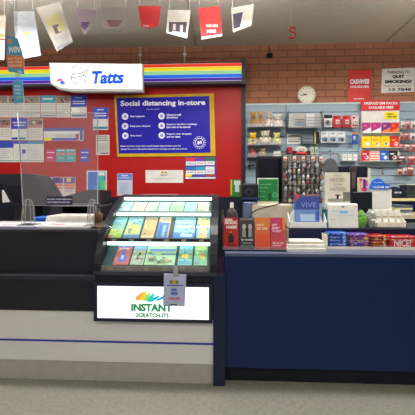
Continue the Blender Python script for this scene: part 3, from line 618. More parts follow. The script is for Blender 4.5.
mb.t('INSTANT', 131.2, 303.6, 172.3, 311.6, YL, GN, .06, d=.0015); mb.t('SCRATCH-ITS', 136, 313, 169, 317.4, YL, mat((40, 135, 85), .4, emit=.25), .05, d=.0015); mb.build('lettering', parent=lp)
mb = MB()
def sw_(pts, c): mb.prism_y([P(u, v, YL) for u, v in pts], YL - .002, YL - .0005, mat(c, .4, emit=.5))
sw_([(135, 297.5), (141, 292.5), (144.5, 291.5), (141, 296), (139, 300.5), (136, 300.5)], (245, 170, 80)); sw_([(139, 300.5), (141, 296), (144.5, 291.5), (147, 291.2), (146, 295), (143, 300)], (250, 205, 60))
sw_([(143, 300), (146, 295), (149, 292.8), (151.5, 292.4), (149, 296.5), (147, 301.5)], (150, 220, 110)); sw_([(147, 301.5), (149, 296.5), (153.5, 293.2), (155.5, 293.5), (153, 298), (151, 302)], (40, 205, 180))
sw_([(151, 302), (153, 298), (158, 295.5), (160, 296), (157.5, 299)], (20, 180, 225)); sw_([(156, 300.4), (160, 297.4), (165.5, 294.8), (163.5, 298.4), (158, 301)], (30, 150, 225))
mb.build('rainbow_scribble', parent=lp)
# curved cheeks
curve = [(2.262, .80), (2.268, .86), (2.29, .93), (2.325, 1.0), (2.375, 1.06), (2.44, 1.12), (2.52, 1.175), (2.61, 1.228), (2.71, 1.275), (2.82, 1.318), (2.90, 1.34), (2.98, 1.35)]
for (a, b) in ((CX0, CX0 + .045), (CX1 - .055, CX1)):
    mb = MB(); mb.prism_x([(y, z) for y, z in curve] + [(2.98, .80)], a, b, mat((28, 30, 36), .35)); mb.build('curved_side', parent=dc)
GX0, GX1 = CX0 + .045, CX1 - .055
mb = MB(); n = len(curve) - 2
g = [(y + .012, z - .004) for y, z in curve[:-2]]
for k in range(len(g) - 1):
    mb.add([(GX0, g[k][0], g[k][1]), (GX1, g[k][0], g[k][1]), (GX1, g[k + 1][0], g[k + 1][1]), (GX0, g[k + 1][0], g[k + 1][1])], [(0, 1, 2, 3)], GLASS, True)
mb.build('curved_glass', parent=dc)
mb = MB(); mb.box(GX0, GX1, 2.82, 2.98, 1.325, 1.347, mat((70, 72, 80), .3)); mb.build('top_cap', parent=dc)
mb = MB(); mb.box(GX0, GX1, 2.95, 2.98, .80, 1.325, CB); mb.build('back_panel', parent=dc)
BD = mat((62, 88, 92), .5, name='tier_board')
tiers = [((2.645, 1.205), (2.83, 1.285)), ((2.41, 1.012), (2.63, 1.17)), ((2.300, .838), (2.47, .975))]
for (a, b) in tiers:
    mb = MB(); mb.prism_x([a, b, (b[0] + .01, b[1] - .012), (a[0] + .01, a[1] - .012)], GX0, GX1, BD); mb.build('tier_board', parent=dc)
LED = mat((225, 255, 246), .5, emit=5.0)
for (y, z0, z1) in ((2.825, 1.300, 1.324), (2.618, 1.178, 1.204), (2.40, .972, .998)):
    mb = MB(); mb.box(GX0 + .005, GX1 - .005, y, y + .012, z0, z1, LED); mb.build('light_strip', parent=dc)
for i, (y, z0, z1, c) in enumerate(((2.585, 1.203, 1.216, (150, 152, 150)), (2.375, 1.0, 1.026, (52, 48, 50)), (2.285, .805, .838, (150, 138, 130)))):
    mb = MB(); mb.box(GX0, GX1, y, y + (.07, .045, .03)[i], z0, z1, mat(c, .3, .3)); rl = mb.build('ticket_rail', parent=dc)  # upper rails deepened to stop strip light leaking onto the tier above
    if i:
        for k in range(6):
            x = GX0 + (GX1 - GX0) * (k + .5) / 6; mb = MB(); mb.box(x - .018, x + .018, y - .003, y, z0 + .004, z1 - .004, mat((165, 155, 140), .4)); mb.build('price_tab', parent=rl)
# tickets
def pale(c): return tuple(round(x * .72 + y * .28) for x, y in zip(c, (205, 228, 222)))  # mixes the bluish white wash of the light strips into ticket colours
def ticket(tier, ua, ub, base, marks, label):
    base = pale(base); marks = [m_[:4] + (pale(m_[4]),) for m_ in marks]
    (ya, za), (yb, zb_) = tiers[tier]; ym = (ya + yb) / 2; X0, X1 = PX(ua, ym), PX(ub, ym)
    dY, dZ = yb - ya, zb_ - za; L = math.hypot(dY, dZ); ny, nz = -dZ / L, dY / L
    mb = MB()
    def q(a, b, c, d, off, m):   # a,c across 0..1; b,d up 0..1
        pts = []
        for (s, t_) in ((a, b), (c, b), (c, d), (a, d)):
            pts.append((X0 + (X1 - X0) * s, ya + dY * t_ + ny * off, za + dZ * t_ + nz * off))
        mb.add(pts, [(0, 1, 2, 3)], m)
    T = .006; m = mat(base, .4); lo = .03; hi = .93
    A = [(X0, ya + dY * lo, za + dZ * lo), (X1, ya + dY * lo, za + dZ * lo), (X1, ya + dY * hi, za + dZ * hi), (X0, ya + dY * hi, za + dZ * hi)]
    B = [(x, y + ny * T, z + nz * T) for x, y, z in A]
    mb.add(A + B, [(3, 2, 1, 0), (4, 5, 6, 7), (0, 1, 5, 4), (1, 2, 6, 5), (2, 3, 7, 6), (3, 0, 4, 7)], m)
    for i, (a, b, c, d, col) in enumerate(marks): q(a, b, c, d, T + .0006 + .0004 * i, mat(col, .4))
    for k in range(9):
        a = random.uniform(.05, .8); b = random.uniform(.05, .85); q(a, b, a + .12, b + .035, T + .004, mat(random.choice([(70, 110, 130), (225, 235, 225), (150, 180, 140), (90, 140, 170)]), .4))
    mb.build('scratch_ticket', label=label, cat='scratch ticket', group='scratch tickets in the display case')
def speck(n, pal, b0=.1, b1=.8):
    r = []
    for k in range(n):
        a = random.uniform(.05, .8); b = random.uniform(b0, b1); r.append((a, b, a + random.uniform(.08, .2), b + random.uniform(.05, .12), random.choice(pal)))
    return r
T1 = [(119, 132, (150, 195, 200)), (133, 146, (205, 175, 165)), (147, 158, (170, 200, 170)), (159, 170, (165, 205, 190)), (171, 184, (150, 200, 150)), (185, 197, (140, 190, 215)), (198, 209, (205, 200, 170))]
for k, (a, b, c) in enumerate(T1):
    w = ['leftmost, pale blue', 'second from the left, pinkish', 'third from the left, grey green', 'fourth from the left, mint', 'fifth from the left, leaf green', 'sixth from the left, sky blue', 'rightmost, cream'][k]
    ticket(0, a, b, c, speck(6, [(90, 160, 190), (220, 120, 90), (120, 190, 120), (230, 230, 200), (90, 150, 150)]), 'scratch ticket in the top tier, ' + w)
ticket(1, 110, 124.5, (120, 190, 170), [(.0, .05, 1, .4, (150, 200, 60)), (.1, .05, .3, .2, (220, 60, 40)), (.1, .6, .9, .9, (100, 180, 200))] + speck(5, [(220, 220, 90), (90, 170, 90)], .1, .4), 'green scratch ticket at the left end of the middle tier')
ticket(1, 126.5, 141.5, (130, 180, 180), [(.05, .2, .95, .55, (200, 200, 110)), (.0, .03, 1, .16, (80, 110, 190)), (.2, .65, .9, .9, (110, 170, 205))] + speck(6, [(60, 90, 150), (230, 210, 80), (90, 160, 110)], .2, .6), 'blue and yellow scratch ticket second from left in the middle tier')
ticket(1, 143.5, 156, (210, 165, 105), [(.05, .03, .95, .15, (236, 220, 160)), (.2, .35, .8, .75, (225, 185, 110))] + speck(4, [(190, 130, 90), (235, 200, 120)], .2, .8), 'tan orange scratch ticket in the middle tier')
ticket(1, 158, 170, (60, 110, 205), [(.0, .7, 1, .95, (215, 190, 160)), (.9, .0, 1, .9, (225, 140, 80)), (.45, .1, .65, .6, (110, 190, 170)), (.15, .2, .35, .6, (40, 80, 190))], 'blue scratch ticket with orange edge in the middle tier')
ticket(1, 174.5, 195, (120, 180, 200), [(.0, .03, 1, .28, (50, 110, 220)), (.35, .1, .9, .22, (170, 210, 240)), (.1, .5, .9, .56, (200, 230, 235)), (.1, .66, .9, .72, (200, 230, 235))] + speck(5, [(80, 140, 190), (190, 225, 230)], .3, .8), 'wide pale blue scratch ticket in the middle tier')
ticket(1, 197, 210, (90, 180, 215), [(.2, .05, .8, .8, (225, 175, 130)), (.05, .6, .95, .92, (225, 220, 120)), (.3, .05, .7, .15, (230, 200, 90))], 'blue and yellow scratch ticket at the right end of the middle tier')
ticket(2, 116.5, 131, (205, 70, 70), [(.1, .78, .9, .96, (70, 90, 210)), (.25, .15, .8, .4, (60, 70, 200)), (.35, .3, .65, .62, (70, 80, 205)), (.42, .25, .58, .42, (190, 190, 230)), (.15, .68, .8, .74, (235, 190, 180))], 'red scratch ticket with a blue bell at the left of the bottom tier')
ticket(2, 133, 145.5, (175, 190, 160), [(.0, .65, 1, .9, (120, 150, 205))] + speck(16, [(40, 45, 40), (225, 220, 150), (90, 120, 170), (220, 150, 120)], .05, .6), 'speckled black and cream scratch ticket in the bottom tier')
ticket(2, 146.5, 176, (175, 210, 160), [(.1, .62, .98, .72, (70, 120, 205)), (.5, .45, .98, .52, (90, 130, 190)), (.05, .8, .95, .92, (190, 215, 150)), (.02, .3, .3, .55, (140, 190, 185))] + speck(14, [(60, 80, 60), (110, 150, 100), (215, 160, 120)], .05, .3), 'wide green scratch ticket with blue bars in the bottom tier')
ticket(2, 179, 192.5, (130, 190, 190), [(.0, .3, 1, .52, (90, 150, 80)), (.25, .34, .75, .5, (245, 190, 50)), (.1, .65, .9, .9, (120, 190, 210)), (.1, .08, .9, .2, (70, 160, 200))], 'teal scratch ticket with a yellow patch in the bottom tier')
ticket(2, 194.5, 207.5, (120, 185, 130), [(.1, .68, .9, .92, (190, 220, 80)), (.45, .3, .8, .55, (240, 190, 50)), (.1, .1, .4, .3, (90, 170, 180)), (.1, .48, .35, .6, (230, 240, 190))], 'green scratch ticket with yellow at the right end of the bottom tier')
# leaflet lying on case top
mb = MB(); mb.prism_y([(PX(140, 2.9), 1.348), (PX(178, 2.9), 1.348), (PX(176, 2.9), 1.352), (PX(142, 2.9), 1.35)], 2.84, 2.94, mat((206, 150, 146), .4)); mb.build('leaflet', label='pinkish leaflet lying flat on top of the display case', cat='leaflet')
# hanging tag
tg = empty('hanging_tag', (PX(174, 2.24), 2.24, PZ(174, 306, 2.24)), 'pale blue printed tag taped to the front of the display case', 'tag')
mb = MB(); mb.prism_y([P(164, 273.6, 2.24), P(186.4, 274.6, 2.24), P(184.6, 306.6, 2.24), P(163, 305, 2.24)][::-1], 2.24, 2.245, mat((176, 184, 214), .4)); mb.build('card', parent=tg)
mb = MB(); mb.prism_y([P(173.5, 266, 2.235), P(178, 266, 2.235), P(178.5, 276.5, 2.235), P(173, 276.5, 2.235)][::-1], 2.236, 2.24, clear_mat('tape', (.92, .93, .97), .3, .05, .2)); mb.build('tape', parent=tg)
mb = MB(); Yt = 2.24
for a, b, c, d, col in ((169.5, 280.5, 172.5, 283.5, (80, 120, 60)), (172, 280, 176, 283.8, (225, 170, 60)), (175.5, 280.6, 178.5, 283.6, (90, 140, 70)), (167, 284.6, 183, 286, (80, 100, 180)), (171, 288.5, 177, 291, (90, 110, 205)), (171, 292, 177.5, 295, (90, 110, 205)), (170, 304.2, 177, 305.4, (60, 60, 70))):
    mb.q(a, b, c, d, Yt, mat(col, .5), .001)
mb.t('WINNER', 168.2, 297.2, 180, 300, Yt, mat((205, 70, 110), .5), .03, d=.0015); mb.build('print', parent=tg)

# ------------------------------------------------------------------ things on the left counter
LT2 = LT + .006
def newspaper(u0, u1, Ya, Yb, th, cols, label, z=LT2):
    mb = MB(); X0, X1 = PX(u0, Ya), PX(u1, Ya); n = max(2, int(th / .006))
    for k in range(n):
        j = random.uniform(-.006, .006); mb.box(X0 + j, X1 + j, Ya + abs(j), Yb, z + th * k / n, z + th * (k + .93) / n, mat(random.choice(cols), .6))
    zt_ = z + th + .0008
    for k in range(9):
        a = random.uniform(X0 + .02, X1 - .12); b = random.uniform(Ya + .02, Yb - .12); w = random.uniform(.04, .14); d = random.uniform(.02, .1)
        mb.add([(a, b, zt_ + k * .0003), (a + w, b, zt_ + k * .0003), (a + w, b + d, zt_ + k * .0003), (a, b + d, zt_ + k * .0003)], [(0, 1, 2, 3)], mat(random.choice(cols), .6))
    mb.build('newspaper_pile', label=label, cat='newspapers', group='newspapers on the left counter')
newspaper(-25, 36, 2.40, 2.72, .018, [(215, 210, 208), (190, 60, 66), (225, 225, 230), (150, 150, 190), (200, 195, 190)], 'pile of newspapers with red and white covers at the left end of the counter')
newspaper(38, 90, 2.40, 2.66, .016, [(222, 214, 210), (200, 60, 60), (226, 224, 228), (214, 206, 202), (205, 200, 206), (190, 186, 190), (120, 120, 160), (210, 200, 190)], 'pile of glossy papers with red print between the screen feet')
newspaper(46, 90, 2.70, 2.98, .07, [(228, 222, 210), (215, 205, 190), (232, 228, 220)], 'pile of cream papers behind the glossy papers')
mb = MB(); X0 = PX(36, 2.85); mb.box(X0, PX(50, 2.85), 2.80, 2.96, LT2, LT2 + .05, mat((20, 90, 190), .4), .008); mb.build('blue_box', label='flat bright blue box behind the left screen foot', cat='box')

# charcoal terminal, seen from the back
TG = mat((32, 33, 40), .45, name='terminal_grey')
def pv(u, v, Y): return P(u, v, Y)
Yq = 3.12
tm = empty('lottery_terminal', (PX(12, Yq), Yq + .1, LT2 - .12), 'large charcoal terminal with tilted hood at the left edge, behind the screen', 'terminal')
zdesk = .97
mb = MB(); mb.prism_y([pv(-28, 174.5, Yq), pv(29, 173.6, Yq), pv(34, 175, Yq), pv(38, 179, Yq), pv(50, 198.5, Yq), pv(47, 203, Yq), pv(22, 205.5, Yq), pv(-28, 205.5, Yq)][::-1], Yq, Yq + .28, TG); mb.build('hood', parent=tm)
mb = MB(); mb.prism_y([pv(-28, 182, Yq), pv(2, 184, Yq), pv(12, 202.5, Yq), pv(-28, 203, Yq)][::-1], Yq - .004, Yq, mat((20, 22, 34), .2)); mb.prism_y([pv(5, 185.5, Yq), pv(21, 185.8, Yq), pv(21, 203, Yq), pv(14, 203, Yq)][::-1], Yq - .003, Yq, mat((20, 22, 34), .2)); mb.build('screen', parent=tm)
mb = MB(); mb.prism_y([pv(2.5, 190, Yq), pv(4, 190, Yq), pv(10.5, 202, Yq), pv(3, 202.5, Yq)][::-1], Yq - .008, Yq - .004, mat((205, 200, 196), .5)); mb.build('paper_slip', parent=tm)
mb = MB(); x0, x1 = PX(11, Yq), PX(31, Yq); mb.prism_y([(x0, PZ(20, 205.5, Yq)), (x1, PZ(20, 205.5, Yq)), (x1 + .02, zdesk), (x0 - .02, zdesk)][::-1], Yq + .06, Yq + .2, mat((58, 60, 66), .5)); mb.build('stand', parent=tm)
# work desk behind the left counter
mb = MB(); mb.box(-3.2, PX(104, 3.02), 3.01, 3.7, zdesk - .03, zdesk, mat((70, 72, 80), .4)); ld = mb.build('work_desk', label='low charcoal work desk behind the left counter', cat='desk')
mb = MB(); mb.box(-3.2, PX(104, 3.02) - .02, 3.4, 3.45, 0, zdesk - .03, mat((40, 42, 50), .5)); mb.build('modesty_panel', parent=ld)
for x in (-3.15, PX(104, 3.02) - .08):
    mb = MB(); mb.box(x, x + .05, 3.04, 3.6, 0, zdesk - .03, mat((40, 42, 50), .5)); mb.build('desk_leg', parent=ld)
# printer
Yp = 3.15
pr = empty('receipt_printer', (PX(74, Yp), Yp + .15, zdesk), 'wide charcoal printer with a dark opening behind the papers', 'printer')
mb = MB(); mb.prism_y([pv(54, 199, Yp), pv(60, 197, Yp), pv(75, 193, Yp), pv(87, 189.5, Yp), pv(99, 190.5, Yp), pv(99, 205, Yp), pv(54, 205, Yp)][::-1], Yp + .04, Yp + .36, mat((44, 44, 50), .5)); mb.build('cover', parent=pr)
mb = MB(); zt_ = PZ(75, 204.5, Yp); X0, X1 = PX(50, Yp), PX(99, Yp); mb.box(X0, X1, Yp, Yp + .36, zt_ - .02, zt_ + .008, mat((104, 104, 108), .4))
mb.box(X0, PX(62, Yp), Yp, Yp + .36, zdesk, zt_ - .02, mat((42, 42, 48), .5)); mb.box(PX(87, Yp), X1, Yp, Yp + .36, zdesk, zt_ - .02, mat((42, 42, 48), .5)); mb.build('housing', parent=pr)
mb = MB(); mb.box(PX(62, Yp), PX(87, Yp), Yp + .2, Yp + .34, zdesk, zt_ - .02, mat((14, 14, 22), .6)); mb.build('opening_shade', parent=pr)  # near-black block stands in for the shade inside the opening

# perspex screen
Yx = 2.47
sc_ = empty('sneeze_screen', (PX(58, Yx), Yx, LT2), 'clear perspex screen standing on the left counter', 'screen')
mb = MB(); mb.prism_y([P(17.5, 112.5, Yx), P(97.6, 112.5, Yx), P(97.6, 205.5, Yx), P(22.8, 205.5, Yx)][::-1], Yx, Yx + .004, PERSPEX); mb.build('panel', parent=sc_)
mb = MB()
for a, b, r in (((17.5, 112.5), (22.8, 205.5), .0035), ((97.6, 112.5), (97.6, 205.5), .0035), ((22.8, 205.5), (97.6, 205.5), .0025), ((17.5, 112.5), (97.6, 112.5), .002)):
    p, q_ = P(*a, Yx), P(*b, Yx); mb.tube([(p[0], Yx + .002, p[1]), (q_[0], Yx + .002, q_[1])], r, PERSPEX_EDGE, 6)
mb.build('polished_edge', parent=sc_)
for u, w in ((29.5, .055), (93, .04)):
    mb = MB(); X = PX(u, Yx); zt_ = PZ(u, 199, Yx)
    for (xo, ww) in ((-.0, w), (.0, w * .45)):
        pts = [(X + xo - ww, Yx - .02, LT2 + .022)] + [(X + xo - ww * math.cos(t) * .75, Yx - .02, zt_ - .05 + .05 * math.sin(t)) for t in [math.pi * k / 8 for k in range(9)]] + [(X + xo + ww, Yx - .02, LT2 + .022)]
        mb.tube(pts, .003, PERSPEX_EDGE, 6)
    mb.prism_y([(X - w, LT2 + .018), (X + w, LT2 + .018), (X + w * .75, zt_ - .05), (X + w * .4, zt_), (X - w * .4, zt_), (X - w * .75, zt_ - .05)], Yx - .008, Yx - .002, PERSPEX)
    mb.box(X - w - .01, X + w + .01, Yx - .06, Yx + .06, LT2 + .018, LT2 + .024, PERSPEX_EDGE); mb.build('foot', parent=sc_)
mb = MB(); mb.q(46.5, 196.5, 72.5, 205, Yx, mat((56, 44, 90), .5), .002); mb.t('PLEASE KEEP BEHIND', 47.4, 198.6, 72, 199.9, Yx, LW, .03, d=.003); mb.t('THIS SCREEN THANK YOU', 47.4, 201.6, 70, 203, Yx, LW, .03, d=.003); mb.build('sticker', parent=sc_)
# pump bottle
bx = PX(98, 2.36); 
mb = MB(); by = 2.40; mb.lathe(bx - .012, by, [(.026, LT2), (.028, LT2 + .01), (.026, LT2 + .05), (.028, LT2 + .085), (.03, LT2 + .105), (.02, LT2 + .122), (.012, LT2 + .13), (.012, LT2 + .138)], mat((88, 60, 40), .25), 18)
pb = mb.build('pump_bottle', label='amber pump bottle beside the display case on the left counter', cat='bottle')
mb = MB(); mb.lathe(bx - .012, by, [(.012, LT2 + .138), (.012, LT2 + .155), (.006, LT2 + .157), (.006, LT2 + .178)], BLACK, 12); mb.box(bx - .045, bx - .003, by - .008, by + .008, LT2 + .176, LT2 + .188, BLACK, .004); mb.build('pump', parent=pb)
mb = MB(); mb.lathe(bx - .012, by, [(.0287, LT2 + .015), (.0285, LT2 + .07)], mat((100, 80, 54), .5), 18); mb.build('bottle_label', parent=pb)

# ------------------------------------------------------------------ right counter
RXR = 3.2; RZ = .937; UZ = 1.078
rc = empty('shop_counter', ((EX1 + RXR) / 2, 2.7, 0), 'long navy counter on the right with a low front ledge', 'counter')
mb = MB(); mb.box(EX1, RXR, 2.30, 2.36, .118, RZ - .02, NAVY); mb.build('front_panel', parent=rc)
mb = MB(); mb.box(EX1, RXR, 2.292, 2.64, RZ - .02, RZ, mat((84, 92, 122), .3)); mb.build('ledge', parent=rc)
mb = MB(); mb.box(EX1, RXR, 2.345, 2.37, 0, .118, mat((22, 26, 34), .5)); mb.build('kickboard', parent=rc)
ux = PX(288.5, 2.64)
mb = MB(); mb.box(ux, RXR, 2.63, 2.65, RZ, UZ, mat((24, 34, 70), .4)); mb.build('riser', parent=rc)
mb = MB(); mb.box(ux, RXR, 2.62, 3.1, UZ - .005, UZ + .005, mat((48, 54, 72), .35)); mb.build('upper_shelf', parent=rc)
mb = MB(); mb.box(EX1, ux, 2.64, 3.1, RZ - .02, RZ, mat((56, 62, 84), .35)); mb.build('side_shelf', parent=rc)
mb = MB(); mb.box(EX1, EX1 + .02, 2.36, 3.1, 0, RZ - .02, NAVY); mb.build('end_panel', parent=rc)
mb = MB(); mb.box(EX1 + .02, RXR, 3.08, 3.1, 0, RZ - .02, NAVY); mb.build('back_panel', parent=rc)
mb = MB(); mb.box(PX(327.2, 2.5), PX(420, 2.5), 2.49, 2.495, RZ, PZ(370, 246.8, 2.49), CREAM); mb.box(PX(327.2, 2.5) - .004, PX(327.2, 2.5), 2.49, 2.62, RZ, RZ + .11, CREAM); mb.build('shelf_lip', parent=rc)
UZ2 = UZ + .005

# leaflets in holder, four brochures
br = [(223.5, 238.5, (168, 40, 42), 'red brochure with white heading and black figure'), (239.5, 254.5, (62, 62, 66), 'dark grey brochure with two portraits'), (255, 270.5, (206, 104, 60), 'orange brochure with pale heading'), (271, 286, (192, 70, 84), 'pink and red brochure with white lettering')]
Yb = 2.40
for i, (a, b, c, w) in enumerate(br):
    X0, X1 = PX(a, Yb), PX(b, Yb); z0 = RZ + .012; z1 = PZ((a + b) / 2, 217.3, Yb + .03)
    mb = MB(); mb.M = Matrix.Translation((0, Yb, z0)) @ Matrix.Rotation(math.radians(-7), 4, 'X') @ Matrix.Translation((0, -Yb, -z0))
    mb.box(X0, X1, Yb, Yb + .012, z0, z1, mat(c, .4)); h = z1 - z0; ww = X1 - X0; e = Yb - .0008
    def mq(p, q_, r, s, col, k=0): mb.quad(X0 + ww * p, X0 + ww * r, z1 - h * q_, z1 - h * s, e - .0004 * k, mat(col, .45))
    def mt(s, p, q_, r, t_, col, bold=.03): mb.text(s, X0 + ww * p, X0 + ww * r, z1 - h * t_, z1 - h * q_, e - .002, mat(col, .5), bold)
    if i == 0:
        mq(.1, .04, .6, .1, (210, 200, 190)); mt('SMOKING', .08, .1, .92, .22, (235, 225, 220)); mt('HARMS', .2, .25, .92, .36, (235, 225, 220)); mq(.4, .48, .6, .58, (50, 34, 36)); mq(.3, .58, .7, .80, (54, 32, 34), 1); mq(.44, .44, .56, .5, (190, 140, 60), 2); mq(.2, .84, .85, .9, (120, 24, 30))
    elif i == 1:
        mq(.05, .02, .95, .08, (120, 120, 124)); 
        for q0 in (.2, .6): mb.disc_y(X0 + ww * (q0 + .12), z1 - h * .3, ww * .13, e - .001, e, mat((176, 168, 160), .5), 14, h * .1); mq(q0, .4, q0 + .24, .62, (150, 148, 146))
        mq(.42, .3, .56, .62, (20, 20, 22)); mt('for families', .12, .68, .9, .73, (225, 225, 225)); mt('free advice', .2, .78, .8, .83, (170, 170, 170)); mq(.1, .88, .9, .93, (110, 110, 112))
    elif i == 2:
        mq(0, 0, 1, .3, (212, 124, 58)); mt('HOW TO', .12, .2, .6, .27, (245, 215, 190)); mt('GET HELP', .12, .31, .85, .39, (245, 215, 190)); mq(.1, .8, .6, .84, (235, 160, 120)); mq(0, .55, 1, 1, (214, 84, 56), 0)
    else:
        mq(0, 0, .45, .5, (196, 62, 110)); mq(.8, 0, 1, .4, (222, 120, 60)); mt('NOT', .1, .2, .45, .27, (245, 225, 225)); mt('READY', .1, .3, .6, .37, (245, 225, 225)); mt('TO QUIT', .1, .4, .72, .47, (245, 225, 225)); mt('WE CAN HELP', .1, .77, .85, .84, (240, 215, 210)); mq(.1, .87, .7, .9, (235, 190, 185))
    mb.M = Matrix.Identity(4)
    mb.build('brochure', label=w + ' standing on the navy ledge', cat='brochure', group='brochures standing on the ledge')
mb = MB(); X0, X1 = PX(222.5, Yb), PX(288, Yb); mb.box(X0, X1, 2.37, 2.5, RZ, RZ + .012, mat((40, 44, 58), .4)); mb.box(X0, X1, 2.37, 2.374, RZ + .012, RZ + .035, PLASTIC); mb.prism_x([(2.46, RZ + .012), (2.476, RZ + .2), (2.482, RZ + .2), (2.466, RZ + .012)], X0, X1, mat((60, 60, 66), .5)); mb.box(X1 - .004, X1, 2.374, 2.47, RZ + .012, RZ + .16, mat((170, 150, 130), .5)); mb.build('brochure_holder', label='low dark holder for four brochures on the navy ledge', cat='holder')

# white stack on ledge
sx = PX(287.3, 2.36); sx_1 = PX(326.2, 2.36); zz_ = RZ
for k, (t_, a, c, w) in enumerate(((.030, 0, (226, 222, 212), 'bottom'), (.024, .004, (232, 230, 222), 'middle'), (.022, .009, (214, 208, 196), 'top'))):
    mb = MB(); mb.box(sx + a, sx_1 - a * .6, 2.36 + a * 3, 2.53, zz_, zz_ + t_ - .001, mat(c, .6), .003); mb.box(sx + a + .002, sx_1 - a * .6 - .002, 2.357 + a * 3, 2.36 + a * 3, zz_ + t_ * .55, zz_ + t_ * .6, mat((170, 168, 160), .6)); zz_ += t_
    mb.build('white_carton', label='flat white carton on the ledge below the blue leaflet box, %s of three' % w, cat='carton', group='flat white cartons')

# white tray with blue leaflet box
Yt2 = 2.66; X0, X1 = PX(289, Yt2), PX(326.3, Yt2)
mb = MB(); WP = mat((224, 222, 220), .4)
mb.prism_y([(X0, UZ2), (X1, UZ2), (X1 - .012, UZ2 + .045), (X1 - .05, UZ2 + .135), (X0 + .05, UZ2 + .135), (X0 + .012, UZ2 + .07)], 2.72, 2.74, WP)
mb.box(X0, X1, Yt2 - .02, 2.74, UZ2, UZ2 + .018, WP); mb.box(X0, X1, Yt2 - .02, Yt2 - .012, UZ2 + .018, UZ2 + .045, WP)
for xa, xb in ((X0, X0 + .006), (X1 - .006, X1)): mb.prism_x([(Yt2 - .02, UZ2 + .018), (2.72, UZ2 + .018), (2.72, UZ2 + .12), (Yt2 - .02, UZ2 + .045)], xa, xb, WP)
tr = mb.build('leaflet_stand', label='white plastic stand on the upper counter shelf holding a blue box', cat='stand')
mb = MB(); Yc = 2.69; X0, X1 = PX(295.5, Yc), PX(319.5, Yc); z0 = UZ2 + .019; z1 = PZ(307, 194.5, Yc); h = z1 - z0; ww = X1 - X0
mb.box(X0, X1, Yc, Yc + .05, z0, z1, mat((66, 84, 160), .35)); e = Yc - .001
mb.prism_y([(X0, z1), (X0 + ww * .22, z1), (X0, z1 - h * .24)], e - .001, e, mat((205, 70, 66), .4)); mb.quad(X0 + ww * .3, X1, z1 - h * .06, z1, e, mat((150, 110, 110), .4))
mb.quad(X0, X1, z0 + h * .1, z0 + h * .5, e, mat((112, 142, 200), .4)); mb.quad(X0 + ww * .2, X0 + ww * .8, z0 + h * .12, z0 + h * .35, e - .0005, mat((170, 195, 225), .4)); mb.quad(X0 + ww * .85, X1 - .003, z0 + h * .15, z0 + h * .45, e - .0008, mat((70, 90, 180), .4))
mb.text('VIVE', X0 + ww * .22, X0 + ww * .86, z1 - h * .42, z1 - h * .26, e - .001, mat((140, 160, 215), .4)); mb.build('leaflet_box', label='blue box with red corner leaning in the white plastic stand', cat='box')

# cream sign in front of terminal
Ys = 2.78; X0, X1 = PX(325.3, Ys), PX(350, Ys); z1 = PZ(337, 172.4, Ys)
mb = MB(); mb.box(X0, X1, Ys, Ys + .015, UZ2, z1, mat((206, 200, 182), .6)); bk = mb.build('cream_booklet', label='tall cream display card with grey old style lettering', cat='display card')
mb = MB(); TX = mat((112, 104, 94), .6)
mb.t('The', 333, 175, 341, 176.2, Ys, TX, d=.002); mb.t('HISTORY', 330, 178, 345, 181.6, Ys, TX, .0, d=.002); mb.t('OF THE', 334, 184, 341.5, 185.6, Ys, TX, d=.002); mb.t('NATION', 330, 187.4, 345.5, 190.6, Ys, TX, d=.002); mb.build('lettering', parent=bk)
mb = MB(); gm = mat((110, 108, 104), .6); mb.q(343, 192, 349.8, 201.5, Ys, gm, .0012); mb.q(328, 198.5, 345, 202, Ys, mat((140, 138, 132), .6), .0008); mb.q(336.6, 194.5, 338.6, 199, Ys, INK, .0016); mb.q(335, 194.6, 340.6, 195.6, Ys, INK, .0017)
mb.build('engraving', parent=bk)
# white card reader box
Yr = 2.68; X0, X1 = PX(328, Yr), PX(357.6, Yr); z1 = PZ(343, 203.6, Yr + .02)
mb = MB(); mb.prism_x([(Yr - .02, UZ2), (Yr, z1 - .01), (Yr + .01, z1), (Yr + .1, z1), (Yr + .1, UZ2)], X0, X1, mat((214, 212, 202), .45)); wb = mb.build('white_terminal', label='white box with thin cyan line in front of the cream display card', cat='box')
mb = MB(); e = Yr - .025
def slant(u0, v0, u1, v1, c):
    pts = []
    for u, v in ((u0, v1), (u1, v1), (u1, v0), (u0, v0)):
        x, z = P(u, v, Yr - .01); t_ = (z - UZ2) / (z1 - .01 - UZ2); pts.append((x, Yr - .02 + .02 * t_ - .0015, z))
    mb.add(pts, [(0, 1, 2, 3)], mat(c, .5))
slant(331, 210.4, 340, 211, (130, 190, 215)); slant(340, 211, 348, 213.2, (90, 180, 225)); slant(335, 215, 353, 215.4, (150, 185, 215)); slant(342, 206.5, 344.5, 207.5, (60, 60, 64)); slant(330, 219, 335, 219.7, (150, 150, 148)); mb.build('print', parent=wb)
mb = MB(); mb.box(X0 - .02, X0 - .001, Yr + .01, Yr + .09, UZ2, z1 - .05, mat((20, 110, 120), .4)); mb.build('teal_side', parent=wb)

# black POS monitor behind, with accessories
Yk = 3.0
pk = empty('till_monitor', (PX(355, Yk), Yk, UZ2), 'black till monitor seen behind the cream display card', 'monitor')
mb = MB(); mb.box(PX(340, Yk), PX(368, Yk), Yk, Yk + .05, PZ(354, 198, Yk), PZ(354, 166, Yk), mat((16, 20, 34), .5), .01); mb.build('casing', parent=pk)
mb = MB(); mb.box(PX(348, Yk), PX(362, Yk), Yk + .01, Yk + .09, UZ2, PZ(354, 198, Yk), BLACK); mb.build('stand', parent=pk)
mb = MB(); mb.box(PX(350.3, Yk - .03), PX(357.4, Yk - .03), Yk - .03, Yk, PZ(354, 192, Yk), PZ(354, 167.5, Yk), mat((50, 46, 46), .3), .01); mb.box(PX(352.2, Yk - .035), PX(355.8, Yk - .035), Yk - .035, Yk - .03, PZ(354, 188, Yk), PZ(354, 172, Yk), mat((84, 74, 72), .3)); mb.build('card_reader', parent=pk)
